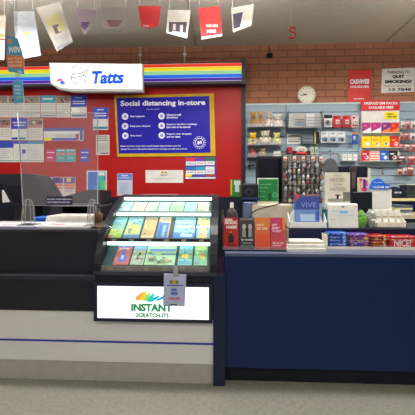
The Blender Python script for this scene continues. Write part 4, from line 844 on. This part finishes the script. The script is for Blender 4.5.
mb = MB(); mb.box(PX(368.2, Yk), PX(371, Yk), Yk + .01, Yk + .04, UZ2, PZ(369, 168, Yk), mat((214, 210, 200), .5)); mb.build('white_edge', parent=pk)
X0, X1 = PX(358.8, 2.9), PX(368, 2.9); zk = PZ(363, 191.8, 2.9)
mb = MB(); mb.box(PX(352, 2.88), PX(372, 2.88), 2.86, 2.98, UZ2, zk, mat((18, 22, 34), .4), .01); mb.build('cash_till', label='dark navy till base under the coloured packet', cat='till')
mb = MB(); mb.box(X0, X1, 2.9, 2.93, zk, PZ(363, 177.5, 2.9), mat((222, 210, 196), .4)); ww = X1 - X0; e = 2.899
for a, b, c, d, col in ((.05, .1, .3, .85, (225, 170, 80)), (.3, .05, .9, .3, (190, 60, 130)), (.45, .25, .75, .9, (90, 50, 150)), (.05, .75, .4, .95, (210, 80, 100)), (.75, .4, .95, .8, (220, 90, 110))):
    mb.quad(X0 + ww * a, X0 + ww * c, PZ(363, 191.8 - 14 * b, 2.9), PZ(363, 191.8 - 14 * d, 2.9), e, mat(col, .4)); e -= .0004
mb.build('packet', label='cream packet with violet and yellow print on the till base', cat='packet')

# grey woven bag in plastic
X, Z = P(330, 166, 3.3); 
X0, X1 = PX(322, 3.4), PX(339, 3.4)
mb = MB(); xc = PX(331, 3.4); zb_ = PZ(331, 175, 3.4); zt_ = PZ(331, 158, 3.4)
mb.ell((xc, 3.42, (zb_ + zt_) / 2), (.075, .04, (zt_ - zb_) / 2), mat((52, 52, 58), .9, var=.4)); mb.ell((xc, 3.40, zb_ + .05), (.082, .04, .07), mat((70, 68, 70), .9, var=.4)); mb.tube([(xc, 3.42, zt_ - .005), (xc, 3.42, zt_ + .08)], .003, INK)
hb = mb.build('knitted_beanie', label='dark grey knitted hat in a clear bag above the cream card', cat='hat')
mb = MB(); mb.box(X0, X1, 3.36, 3.46, zb_ - .04, zt_ + .05, WRAP, .02); mb.build('clear_bag', parent=hb)
mb = MB(); mb.tube([(xc, 3.42, zt_ + .08), (xc, YW + .01, zt_ + .08)], .004, STEEL); mb.build('hanger_rod', parent=hb)

# blue round-top display card + white carton tray with clear packs
Yd = 2.86; 
cd = empty('display_card', (PX(381, Yd), Yd, UZ2), 'white display card with blue round top behind the tray of clear packs', 'display card')
mb = MB(); mb.box(PX(372.2, Yd), PX(391.6, Yd), Yd, Yd + .012, UZ2, PZ(381, 189.2, Yd), mat((222, 220, 214), .5)); mb.build('panel', parent=cd)
mb = MB(); rr = (PX(386.5, Yd) - PX(369.5, Yd)) / 2; xc = PX(377.6, Yd); zc = PZ(378, 189.5, Yd)
pts = [(xc + rr * math.cos(t), zc + (PZ(378, 178.6, Yd) - zc) * math.sin(t)) for t in [math.pi * k / 14 for k in range(15)]]
pts = pts[:4] + pts[4:]
mb.prism_y([(PX(389.4, Yd), zc), (PX(389.4, Yd), PZ(388, 184.4, Yd)), (xc + rr * .9, PZ(388, 184.4, Yd))] + pts[3:], Yd - .004, Yd, mat((30, 104, 215), .45)); mb.build('blue_top', parent=cd)
mb = MB(); mb.t('Do more', 374, 181.5, 382, 183, Yd, LW, d=.006); mb.t('CLEAR', 372.5, 186, 384, 188.2, Yd, LW, .03, d=.006); mb.t('EAR', 385, 186, 388.5, 188.2, Yd, LW, .03, d=.006); mb.build('lettering', parent=cd)
Ye = 2.66; X0, X1 = PX(376.5, Ye), PX(406.5, Ye)
mb = MB(); TC = mat((228, 220, 202), .5)
mb.box(X0, X1, Ye, 2.80, UZ2, UZ2 + .006, TC); mb.box(X0, X1, Ye, Ye + .006, UZ2, UZ2 + .045, TC); 
for xa, xb in ((X0, X0 + .005), (X1 - .005, X1)): mb.prism_x([(Ye, UZ2), (2.80, UZ2), (2.80, UZ2 + .125), (Ye, UZ2 + .045)], xa, xb, TC)
mb.box(X0, X1, 2.795, 2.80, UZ2, UZ2 + .13, TC); tray = mb.build('carton_tray', label='cream open carton tray of clear packs on the upper shelf', cat='tray')
ww = (X1 - X0 - .02) / 4
for k in range(4):
    x = X0 + .01 + ww * k; w = ['leftmost', 'second from the left', 'third from the left', 'rightmost'][k]
    mb = MB(); mb.M = Matrix.Translation((0, Ye + .03, UZ2 + .006)) @ Matrix.Rotation(math.radians(-14), 4, 'X') @ Matrix.Translation((0, -Ye - .03, -UZ2 - .006))
    mb.box(x + .003, x + ww - .003, Ye + .03, Ye + .05, UZ2 + .008, UZ2 + .15, mat((206, 204, 194), .35, var=.15), .008)
    o = mb.build('clear_pack', label='clear wrapped pack in the cream carton tray, ' + w, cat='pack', group='clear packs in the carton tray')
    mb2 = MB(); mb2.M = mb.M; mb2.box(x + .012, x + ww - .012, Ye + .024, Ye + .03, UZ2 + .03, UZ2 + .07, mat((234, 232, 226), .4)); mb2.box(x + .008, x + ww - .008, Ye + .026, Ye + .03, UZ2 + .085, UZ2 + .093, mat((160, 142, 104), .4)); mb2.build('insert', parent=o)

# green item in cellophane
def lump(xc, yc, z0, rx, ry, h, m, seed, name, label=None, parent=None, cat=None, group=None):
    rnd = random.Random(seed); mb = MB(); nu, nv = 22, 13; vs = []; fs = []
    for j in range(nv + 1):
        t_ = j / nv; r = (1 - abs(2 * t_ - .85) ** 2.6 * .55) if t_ < .92 else .35
        for i in range(nu):
            a = 2 * math.pi * i / nu; k = 1 + rnd.uniform(-.2, .2)
            vs.append((xc + rx * r * k * math.cos(a), yc + ry * r * k * math.sin(a), z0 + h * t_))
    for j in range(nv):
        for i in range(nu): fs.append((j * nu + i, j * nu + (i + 1) % nu, (j + 1) * nu + (i + 1) % nu, (j + 1) * nu + i))
    fs.append(tuple(range(nu))); fs.append(tuple(range((nv + 1) * nu - 1, nv * nu - 1, -1)))
    mb.add(vs, fs, m); return mb.build(name, parent=parent, label=label, cat=cat, group=group)
CELL = mat((150, 158, 152), .18, var=.25)
x1_, x2_ = PX(361, 2.69), PX(370.5, 2.72)
g1 = lump(x1_, 2.69, UZ2, .042, .035, .145, mat((108, 150, 84), .25, var=.35), 1, 'wrapped_treat', 'green item in crinkled cellophane beside the white box', cat='wrapped item')
lump(x1_ + .006, 2.662, UZ2 + .03, .026, .012, .07, mat((96, 170, 50), .3), 3, 'green_filling', parent=g1)
lump(x2_, 2.72, UZ2, .040, .035, .15, CELL, 2, 'wrapped_treat', 'silvery item in crinkled cellophane beside the cream carton tray', cat='wrapped item')

# chocolate bars stacks on the ledge
def bar(x0, x1, y0, z, t_, c1, c2, label, group, txt=None, jx=0, rz=0):
    mb = MB(); xc = (x0 + x1) / 2; mb.M = Matrix.Translation((xc + jx, y0 + .05, z)) @ Matrix.Rotation(rz, 4, 'Z') @ Matrix.Translation((-xc, -y0 - .05, -z))
    w = x1 - x0; n = 6
    mb.box(x0 + .008, x1 - .008, y0, y0 + .1, z, z + t_ * .94, mat(c1, .28, coat=.3), .006)
    for s in (0, 1):
        xa = x0 if s == 0 else x1 - .01; mb.box(xa, xa + .01, y0 + .004, y0 + .096, z + t_ * .36, z + t_ * .5, mat(c2, .3))
    mb.box(x0 + w * .72, x0 + w * .86, y0 - .0012, y0 + .02, z + t_ * .1, z + t_ * .85, mat(c2, .3)); mb.box(x0 + w * .1, x0 + w * .6, y0 - .0012, y0 + .002, z + t_ * .3, z + t_ * .62, mat(txt or c2, .3))
    for k in range(3):
        a = x0 + w * random.uniform(.08, .8); b = z + t_ * random.uniform(.1, .6); mb.box(a, a + w * .08, y0 - .0018, y0 + .002, b, b + t_ * .25, mat(random.choice([(225, 215, 210), (60, 40, 60), (215, 190, 110)]), .3))
    mb.build('chocolate_bar', label=label, cat='chocolate bar', group=group)
ordn = ['at the bottom', 'second from the bottom', 'third from the bottom', 'fourth from the bottom', 'at the top']
def stack(u0, u1, n, t_, pals, word, grp, jit, txt=None, y0=2.50):
    x0, x1 = PX(u0, y0), PX(u1, y0); z = RZ
    for k in range(n):
        c1, c2 = pals[k % len(pals)]
        bar(x0, x1, y0 + .01, z, t_, c1, c2, 'chocolate bar in the %s, %s' % (word, ordn[k] if k < n - 1 else 'at the top'), grp, txt, random.uniform(-jit, jit), random.uniform(-jit, jit) * 6); z += t_
stack(328.6, 349.0, 5, .0255, [((24, 84, 185), (120, 170, 225)), ((30, 70, 160), (150, 180, 225))], 'blue stack', 'blue chocolate bars', .002, (110, 150, 220))
stack(350.2, 370.8, 5, .0235, [((140, 60, 120), (226, 190, 90)), ((96, 70, 160), (205, 90, 110)), ((190, 150, 150), (120, 80, 170))], 'purple and yellow stack', 'purple chocolate bars', .003, (90, 70, 165))
stack(371.6, 388.6, 5, .0215, [((176, 26, 34), (225, 170, 60)), ((120, 22, 30), (210, 190, 180))], 'untidy dark red stack', 'dark red chocolate bars', .008, (205, 130, 60))
stack(389.6, 418, 5, .0205, [((190, 30, 36), (226, 120, 100)), ((206, 50, 50), (230, 150, 130))], 'bright red stack at the right', 'bright red chocolate bars', .003, (226, 160, 150))
mb = MB(); mb.box(PX(392.5, 2.5), PX(416, 2.5), 2.496, 2.502, RZ + .01, RZ + .052, mat((196, 40, 44), .4)); mb.t('NICE!', 394, 239.8, 411, 246.4, 2.496, mat((236, 214, 208), .5), .03, d=.0015); mb.build('price_ticket', label='red card with white letters in front of the bright red bars', cat='card')

# ------------------------------------------------------------------ clutter left of the rack
# cream low box behind brochures
mb = MB(); Yo = 2.86; X0, X1 = PX(243.5, Yo), PX(292, Yo); zt_ = PZ(270, 204.5, Yo); mb.box(X0 + .07, X1, Yo, Yo + .2, RZ, zt_, mat((196, 184, 164), .55), .012); co = mb.build('cream_cabinet', label='cream equipment cabinet behind the brochures', cat='cabinet')
mb = MB(); mb.box(X0, X0 + .068, Yo - .02, Yo + .12, RZ, PZ(248, 202, Yo), mat((96, 106, 140), .45), .01); gbx = mb.build('blue_grey_box', label='blue grey upright box left of the cream cabinet', cat='box')
mb = MB()
for k in range(3): mb.tube([(X0 + .02 + .015 * k, Yo - .021, RZ + .16), (X0 + .03 + .01 * k, Yo - .03, RZ + .19 + .01 * k), (X0 + .06, Yo - .022, RZ + .2 + .012 * k)], .004, BLACK)
mb.build('plug_lead', parent=gbx)
mb = MB(); mb.tube([(PX(251, Yo - .03), Yo - .03, PZ(251, 213, Yo)), (PX(257, Yo - .03), Yo - .03, PZ(257, 209.5, Yo)), (PX(266, Yo - .03), Yo - .02, PZ(266, 207, Yo)), (PX(276, Yo), Yo - .006, PZ(276, 204.6, Yo)), (PX(281, Yo), Yo + .04, zt_ + .005)], .005, BLACK)
mb.build('cable', label='black cable draped over the cream cabinet', cat='cable')
# black camera-like printer
mb = MB(); Yz = 2.95; X0, X1 = PX(241.5, Yz), PX(257.5, Yz); zb_ = PZ(248, 202, Yo)
mb.box(X0, X1, Yz - .08, Yz + .06, zb_, PZ(249, 183.5, Yz), mat((24, 26, 36), .35), .02); ph = mb.build('black_telephone', label='black desk phone left of the green sign', cat='telephone')
mb = MB(); xx = (X0 + X1) / 2 - .01; mb.disc_y(xx, PZ(249, 192, Yz), .035, Yz - .095, Yz - .08, mat((46, 50, 62), .3)); mb.disc_y(xx, PZ(249, 192, Yz), .018, Yz - .10, Yz - .095, BLACK); mb.build('dial', parent=ph)
mb = MB(); mb.box(X0 - .005, X1 + .005, Yz - .10, Yz - .08, PZ(249, 199.8, Yz), PZ(249, 197.6, Yz), NAVY, .004); mb.build('blue_base', parent=ph)
# bottle with white cap (foreground, behind brochure)
mb = MB(); Yh = 2.62; xc = PX(231.8, Yh); z0 = RZ; zt_ = PZ(232, 207.5, Yh)
mb.lathe(xc, Yh, [(.042, z0), (.046, z0 + .02), (.046, zt_ - .05), (.038, zt_ - .02), (.016, zt_ - .004), (.016, zt_)], mat((66, 62, 60), .3), 20); sb = mb.build('dark_bottle', label='dark grey bottle with white cap behind the red brochure', cat='bottle')
mb = MB(); mb.lathe(xc, Yh, [(.015, zt_), (.016, zt_ + .01), (.014, zt_ + .035), (.008, zt_ + .045)], mat((214, 210, 204), .4), 14); mb.build('bottle_cap', parent=sb)
mb = MB(); xc2 = PX(222.8, 2.56); mb.lathe(xc2, 2.56, [(.016, RZ), (.018, RZ + .02), (.018, RZ + .2), (.010, RZ + .24), (.008, RZ + .3)], mat((92, 86, 76), .3), 14); mb.build('slim_bottle', label='slim brown bottle between the display case and the dark bottle', cat='bottle')

# black monitor behind the green sign
Ym = 3.12; mm = empty('computer_monitor', (PX(269.5, Ym), Ym, PZ(262, 204.5, 2.86)), 'black computer monitor between the soft toys and the keyring rack', 'monitor')
mb = MB(); mb.box(PX(256, Ym), PX(283, Ym), Ym, Ym + .05, PZ(270, 203, Ym), PZ(270, 156, Ym), BLACK, .012); mb.build('casing', parent=mm)
mb = MB(); mb.box(PX(258.5, Ym), PX(281, Ym), Ym - .003, Ym, PZ(270, 200, Ym), PZ(270, 158.5, Ym), mat((14, 16, 26), .15)); mb.build('screen', parent=mm)
mb = MB(); mb.box(PX(265, Ym), PX(275, Ym), Ym + .01, Ym + .04, RZ, PZ(270, 203, Ym), BLACK); mb.box(PX(260, Ym), PX(280, Ym), Ym - .03, Ym + .1, RZ - .0, RZ + .015, BLACK); mb.build('stand', parent=mm)
# green sign
Yn = 2.94; z0 = PZ(268, 205.6, Yn); X0, X1 = PX(257.3, Yn), PX(278.3, Yn)
gs = empty('green_sign', ((X0 + X1) / 2, Yn, z0), 'green card sign in a pale holder leaning before the black monitor', 'sign')
mb = MB(); mb.box(X0, X1, Yn, Yn + .012, z0, PZ(268, 178, Yn), mat((206, 206, 190), .5)); mb.build('holder', parent=gs)
mb = MB(); mb.box(X0 + .012, X1 - .004, Yn - .003, Yn, z0 + .04, PZ(268, 179.2, Yn), mat((28, 112, 58), .4)); mb.build('card', parent=gs)
mb = MB(); LG = mat((150, 205, 165), .5)
mb.t('STAY COVID SAFE', 260, 184, 271, 185.2, Yn, LG, d=.005); mb.t('check in here', 260, 187, 268, 188.2, Yn, LG, d=.005); mb.t('please', 260, 191, 265, 192, Yn, LG, d=.005); mb.t('scan', 260, 196, 264.5, 197, Yn, LG, d=.005)
mb.q(268.5, 193, 271, 200.6, Yn, mat((24, 60, 50), .5), .005); X, Z = P(275, 195, Yn); mb.disc_y(X, Z, .024, Yn - .0045, Yn - .003, mat((90, 170, 110), .5)); mb.disc_y(X, Z, .016, Yn - .0055, Yn - .0045, mat((38, 132, 70), .5)); mb.build('print', parent=gs)

# keyring rack
Yy = 2.98; kz0 = PZ(302, 203.5, Yy); kx0, kx1 = PX(283, Yy), PX(323.5, Yy)
kr = empty('keyring_rack', ((kx0 + kx1) / 2, Yy, UZ2), 'tall black wire rack crowded with keyrings and tags', 'display rack')
mb = MB(); mb.box(kx0, kx1, Yy + .03, Yy + .045, kz0, PZ(303, 154, Yy), mat((74, 70, 66), .6)); mb.build('back_panel', parent=kr)
mb = MB(); mb.box((kx0 + kx1) / 2 - .02, (kx0 + kx1) / 2 + .02, Yy + .03, Yy + .06, UZ2, kz0, BLACK); mb.box(kx0 + .05, kx1 - .05, Yy, Yy + .12, UZ2, UZ2 + .012, BLACK); mb.build('stand', parent=kr)
mb = MB(); xh = PX(302, Yy); mb.box(xh - .085, xh + .085, Yy + .02, Yy + .035, PZ(302, 154.5, Yy), PZ(302, 150.5, Yy), mat((60, 30, 32), .5)); mb.disc_y(xh, PZ(302, 149.3, Yy), .052, Yy + .018, Yy + .03, mat((206, 200, 190), .5), 20, .030); mb.disc_y(xh, PZ(302, 150, Yy), .04, Yy + .015, Yy + .018, mat((50, 44, 44), .5), 16, .015); mb.t('KEYRINGS', 297.5, 149, 306.6, 151, Yy, mat((225, 215, 205), .5), .03, d=-.012)
mb.box(xh - .05, xh + .05, Yy + .014, Yy + .018, PZ(302, 153.6, Yy), PZ(302, 152.2, Yy), mat((210, 50, 50), .5)); mb.build('header', parent=kr)
rn = ['first', 'second', 'third', 'fourth', 'fifth', 'sixth', 'seventh', 'eighth', 'last']
KC = [('cream', (196, 186, 168)), ('grey', (112, 108, 104)), ('silver', (160, 164, 168)), ('black', (44, 42, 44)), ('grey', (130, 126, 118)), ('brass', (160, 134, 84)), ('red', (140, 66, 60)), ('grey', (96, 92, 90)), ('grey', (120, 116, 112)), ('brown', (104, 86, 70)), ('silver', (176, 178, 180)), ('brown', (88, 70, 58))]
NR, NC = 8, 9
for r in range(NR):
    zc = PZ(303, 155.5 + r * 5.9, Yy)
    mb = MB(); mb.tube([(kx0, Yy + .012, zc + .002), (kx1, Yy + .012, zc + .002)], .002, STEEL, 6); mb.build('rail', parent=kr)
    for c in range(NC):
        x = kx0 + (kx1 - kx0) * (c + .5) / NC + random.uniform(-.005, .005); zt_ = zc + .002; yo = Yy - random.uniform(0, .02)
        mb = MB()
        mb.tube([(x + .009 * math.cos(t), yo, zt_ - .009 + .009 * math.sin(t)) for t in [2 * math.pi * k / 8 for k in range(9)]], .002, STEEL, 5)
        mb.tube([(x, yo, zt_ + .0), (x, Yy + .03, zt_ + .0)], .0015, STEEL, 5)
        w, col = random.choice(KC); 
        if r == 0:
            w, col = ('white and red', (206, 196, 184)) if c % 2 == 0 else ('grey', (120, 112, 106))
            mb.box(x - .016, x + .016, yo - .004, yo + .002, zt_ - .052, zt_ - .012, mat(col, .5), .004)
            if c % 2 == 0: mb.box(x - .014, x + .014, yo - .006, yo - .004, zt_ - .044, zt_ - .032, mat((190, 66, 58), .5))
            sh = 'card'
        else:
            m_ = mat(col, .35, .3 if w in ('brass', 'silver') else 0); k_ = random.randrange(4); sh = ['oval', 'oblong', 'round', 'slim'][k_]; e = random.uniform(-.004, .006)
            if k_ == 0: mb.ell((x, yo - .004, zt_ - .038), (.013, .008, .022), m_, 10, 6)
            elif k_ == 1: mb.box(x - .011, x + .011, yo - .006, yo + .001, zt_ - .058 - e, zt_ - .018, m_, .004)
            elif k_ == 2: mb.disc_y(x, zt_ - .036, .017, yo - .005, yo, m_, 14)
            else: mb.tube([(x - .004, yo - .002, zt_ - .018), (x - .003, yo - .002, zt_ - .064)], .0055, m_, 8); mb.tube([(x + .007, yo, zt_ - .018), (x + .009, yo, zt_ - .05)], .004, STEEL, 6)
        mb.build('keyring', label='%s %s keyring, %s from the left in the %s rack row' % (w, sh, rn[c], rn[r] if r < NR - 1 else 'lowest'), cat='keyring', group='keyrings on the rack')
# small red item + pale item behind header
mb = MB(); mb.box(PX(288, 3.98), PX(292.4, 3.98), 3.98, 4.07, PZ(290, 153, 3.98), PZ(290, 147, 3.98), mat((190, 40, 60), .5), .006); mb.tube([(PX(290, 3.98), 4.07, PZ(290, 148, 3.98)), (PX(290, 3.98), YW + .01, PZ(290, 148, 3.98))], .003, STEEL); mb.build('small_pouch', label='small crimson pouch on the slatwall left of the rack header', cat='pouch')
for k, w in enumerate(('left', 'right')):
    a = 310.5 + 4.4 * k; mb = MB(); mb.box(PX(a, 4.0), PX(a + 3.6, 4.0), 4.0, YW, PZ(314, 155.5, 4), PZ(314, 146.8, 4), mat((186, 196, 180), .4), .008); mb.quad(PX(a + .8, 4.0), PX(a + 2.8, 4.0), PZ(314, 153, 4), PZ(314, 149, 4), 3.999, mat((130, 150, 120), .5)); mb.build('sachet', label='pale green sachet on the slatwall right of the rack header, %s one' % w, cat='sachet', group='pale green sachets')

# ------------------------------------------------------------------ hanging ceiling cards
def hang(name, label, cat, poly, Y, base, marks=(), texts=(), th=.003, group='cards hanging from the ceiling'):
    us = [p[0] for p in poly]; vs_ = [p[1] for p in poly]; 
    dim = lambda c: tuple(round(x * .86) for x in c)  # card colours darkened to offset the strong light of nearby lamps
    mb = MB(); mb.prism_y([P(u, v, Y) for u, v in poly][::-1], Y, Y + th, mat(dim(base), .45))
    i = 0
    for m_ in marks:
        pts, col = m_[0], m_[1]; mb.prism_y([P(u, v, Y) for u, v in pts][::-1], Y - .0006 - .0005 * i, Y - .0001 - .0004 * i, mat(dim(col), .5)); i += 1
    for s, a, b, c, d, col in texts: mb.t(s, a, b, c, d, Y, mat(col, .5), .03, d=.006)
    o = mb.build(name, label=label, cat=cat, group=group)
    top = min(vs_); ut = [p[0] for p in poly if p[1] < top + 6]
    for u in (min(ut) + 1.5, max(ut) - 1.5):
        X, Z = P(u, top, Y); mb = MB(); mb.tube([(X, Y + th / 2, Z - .03), (X, Y + th / 2, CEIL)], .0012, mat((210, 210, 205), .5), 5); mb.build('string', parent=o)
    return o
HY = 2.9
hang('ceiling_card', 'pale card with olive and maroon bands hanging at the left edge', 'hanging card', [(-12, 14), (5.6, 16), (4, 60), (-12, 58)], HY, (196, 190, 186), [([(-12, 33), (4.8, 34), (4.8, 37.5), (-12, 37)], (150, 140, 70)), ([(-12, 38), (4.8, 38.5), (4.6, 40.5), (-12, 40)], (120, 40, 50)), ([(-8, 48), (3.5, 48.5), (3.5, 56), (-8, 56)], (205, 200, 198))])
hang('ceiling_card', 'grey blue printed card hanging beside the orange WIN sign', 'hanging card', [(13, 12), (34, 11), (41, 55.5), (17, 60)], HY, (160, 170, 186), [([(23.5, 32), (29.5, 31.6), (30, 34.8), (24, 35.2)], (176, 180, 90)), ([(24.5, 36), (30, 35.6), (31, 43), (25.6, 43.6)], (140, 160, 190)), ([(19, 30), (21, 30), (23.5, 46), (21.5, 46.4)], (180, 186, 200)), ([(25.5, 50), (34, 48.6), (34.3, 50.2), (25.8, 51.6)], (196, 150, 160)), ([(19, 54), (39, 51), (39.4, 54.4), (19.6, 57.6)], (188, 192, 204))])
hang('ceiling_card', 'tilted card with yellow and violet print hanging above the lightbox sign', 'hanging card', [(36, 8), (60, 2), (73, 42), (57, 51.5)], HY, (168, 162, 158), [([(45, 18), (60, 14), (66, 30), (52, 34)], (176, 170, 120)), ([(52, 26), (58, 24), (62, 32), (56, 34)], (80, 60, 100)), ([(57, 27), (60, 26), (62, 31), (59, 32)], (190, 185, 110)), ([(53, 38), (67, 33), (70, 41), (58, 47)], (150, 148, 146)), ([(56.5, 47), (72, 41), (72.6, 42.4), (57.2, 50)], (120, 116, 130))])
hang('ceiling_card', 'small pointed violet and green pennant hanging from the ceiling', 'pennant', [(76, 8), (96, 10), (93.5, 26), (84.5, 35), (80, 27)], HY, (150, 130, 150), [([(81, 22), (90, 22), (88, 27), (84, 30), (81, 26)], (96, 60, 110)), ([(88, 24), (93, 24), (90, 28)], (120, 150, 120))])
hang('ceiling_card', 'round ended grey card with dark red print hanging right of the pennant', 'hanging card', [(98, 8), (127, 8), (127, 22), (122, 27), (113, 29.6), (104, 28), (99, 23)], HY, (160, 150, 152), [([(106, 20), (122, 20), (119, 26.5), (110, 27)], (130, 96, 100))])
hang('ceiling_card', 'mostly hidden red card hanging near the middle of the ceiling', 'hanging card', [(138, 6), (161, 6), (159, 25), (150, 28.4), (141, 26.5)], HY, (196, 40, 48), [([(143, 25), (149, 25.4), (149, 26.6), (144, 26.2)], (190, 180, 190))])
hang('ceiling_card', 'white card with dark photo print, left of the red hanging card', 'hanging card', [(168, 10), (191, 10), (187, 38.5), (166, 33)], HY, (206, 204, 206), [([(169, 22), (187, 22), (186, 33), (168.5, 30)], (70, 56, 70)), ([(173, 24), (176, 24), (175.5, 30), (173, 30)], (190, 180, 186)), ([(180, 25), (183, 25), (182.6, 33), (180, 32)], (196, 186, 190)), ([(169, 30), (172, 30.6), (172, 32.4), (168.5, 31.6)], (40, 34, 50))])
hang('ceiling_card', 'red card with white lettering hanging from the ceiling', 'hanging card', [(198, 8), (220, 6), (222.2, 36), (201.6, 39.6)], HY, (200, 36, 46), [([(201.4, 37), (222, 33.8), (222.2, 36), (201.6, 39.4)], (214, 206, 206))], [('WIN BIG', 206, 24.5, 218, 27.5, (222, 205, 205)), ('HERE', 207, 30, 216, 33, (222, 205, 205))])
hang('ceiling_card', 'white and navy card hanging right of the red lettered one', 'hanging card', [(231, 8), (254, 4), (251.5, 25.5), (233, 32.4)], HY, (205, 203, 203), [([(233, 14), (243, 12), (240, 27), (233.4, 29)], (64, 56, 84))])
# red letter S
Yl = 3.3; mb = MB(); pts = []
for u, v in ((295.6, 29.4), (293.5, 27.2), (290.5, 27.6), (289.3, 29.6), (291.4, 31.6), (294.5, 32.6), (296, 34.6), (295, 37.2), (291.5, 38.4), (288.6, 37.4)):
    x, z = P(u, v, Yl); pts.append((x, Yl, z))
mb.tube(pts, .009, mat((205, 50, 60), .5), 8); so = mb.build('letter_decoration', label='red letter S decoration hanging near the brick wall', cat='decoration')
x, z = P(291.5, 27.4, Yl); mb = MB(); mb.tube([(x, Yl, z), (x, Yl, CEIL)], .0012, WHITE, 5); mb.build('string', parent=so)

# WIN hanger
Yw = 2.2; wn = empty('win_hanger', (PX(16, Yw), Yw, PZ(16, 104, Yw)), 'blue and orange hanging sign reading WIN with small tag below', 'hanging sign')
def pp(mb, pts, col, off=0): mb.prism_y([P(u, v, Yw) for u, v in pts][::-1], Yw - off - .0006, Yw - off + .001, mat(col, .45))
mb = MB(); mb.prism_y([P(u, v, Yw) for u, v in ((6.4, 35.5), (17.6, 38.6), (24, 59), (24, 74), (8.4, 71.5), (6, 56))][::-1], Yw, Yw + .004, mat((84, 160, 200), .4)); pp(mb, [(6.6, 55.2), (22.6, 56), (24, 60), (24, 68.5), (8, 67.5)], (224, 130, 72), .001); pp(mb, [(7.5, 40), (12, 38.5), (13, 43), (8, 44)], (214, 150, 110), .001)
mb.t('WIN', 8, 46.6, 20, 53, Yw, LW, .05, .1, d=.004)
for k, s in enumerate(('PLAY TODAY', 'FOR YOUR', 'CHANCE')): mb.t(s, 8.6, 58 + k * 3.4, 22.4, 60 + k * 3.4, Yw, mat((240, 215, 195), .5), .03, d=.004)
pp(mb, [(18, 70.4), (22, 70.8), (22, 73), (18, 72.4)], (200, 205, 215), .001); mb.build('win_card', parent=wn)
mb = MB(); mb.prism_y([P(u, v, Yw) for u, v in ((12, 82), (22.6, 81), (23.8, 102.4), (14.2, 103.4))][::-1], Yw, Yw + .004, mat((88, 168, 206), .4))
mb.t('MORE', 15, 85.5, 20.6, 87.4, Yw, LW, .02, d=.003); mb.t('PRIZES', 15, 89, 21, 91, Yw, LW, .02, d=.003); mb.t('WEEKLY', 15.6, 92.6, 21.6, 94.4, Yw, LW, .02, d=.003); mb.t('HERE', 17, 96.6, 22, 98.2, Yw, mat((230, 215, 90), .5), .02, d=.003); mb.build('small_tag', parent=wn)
mb = MB(); x0, x1 = PX(9, Yw), PX(17, Yw); mb.box(x0, x1, Yw + .004, Yw + .0055, PZ(13, 40, Yw), CEIL, PLASTIC); mb.build('clear_strip', parent=wn)
mb = MB(); mb.box(PX(15, Yw), PX(19.5, Yw), Yw + .004, Yw + .0055, PZ(17, 83, Yw), PZ(17, 70, Yw), PLASTIC); mb.build('clear_link', parent=wn)
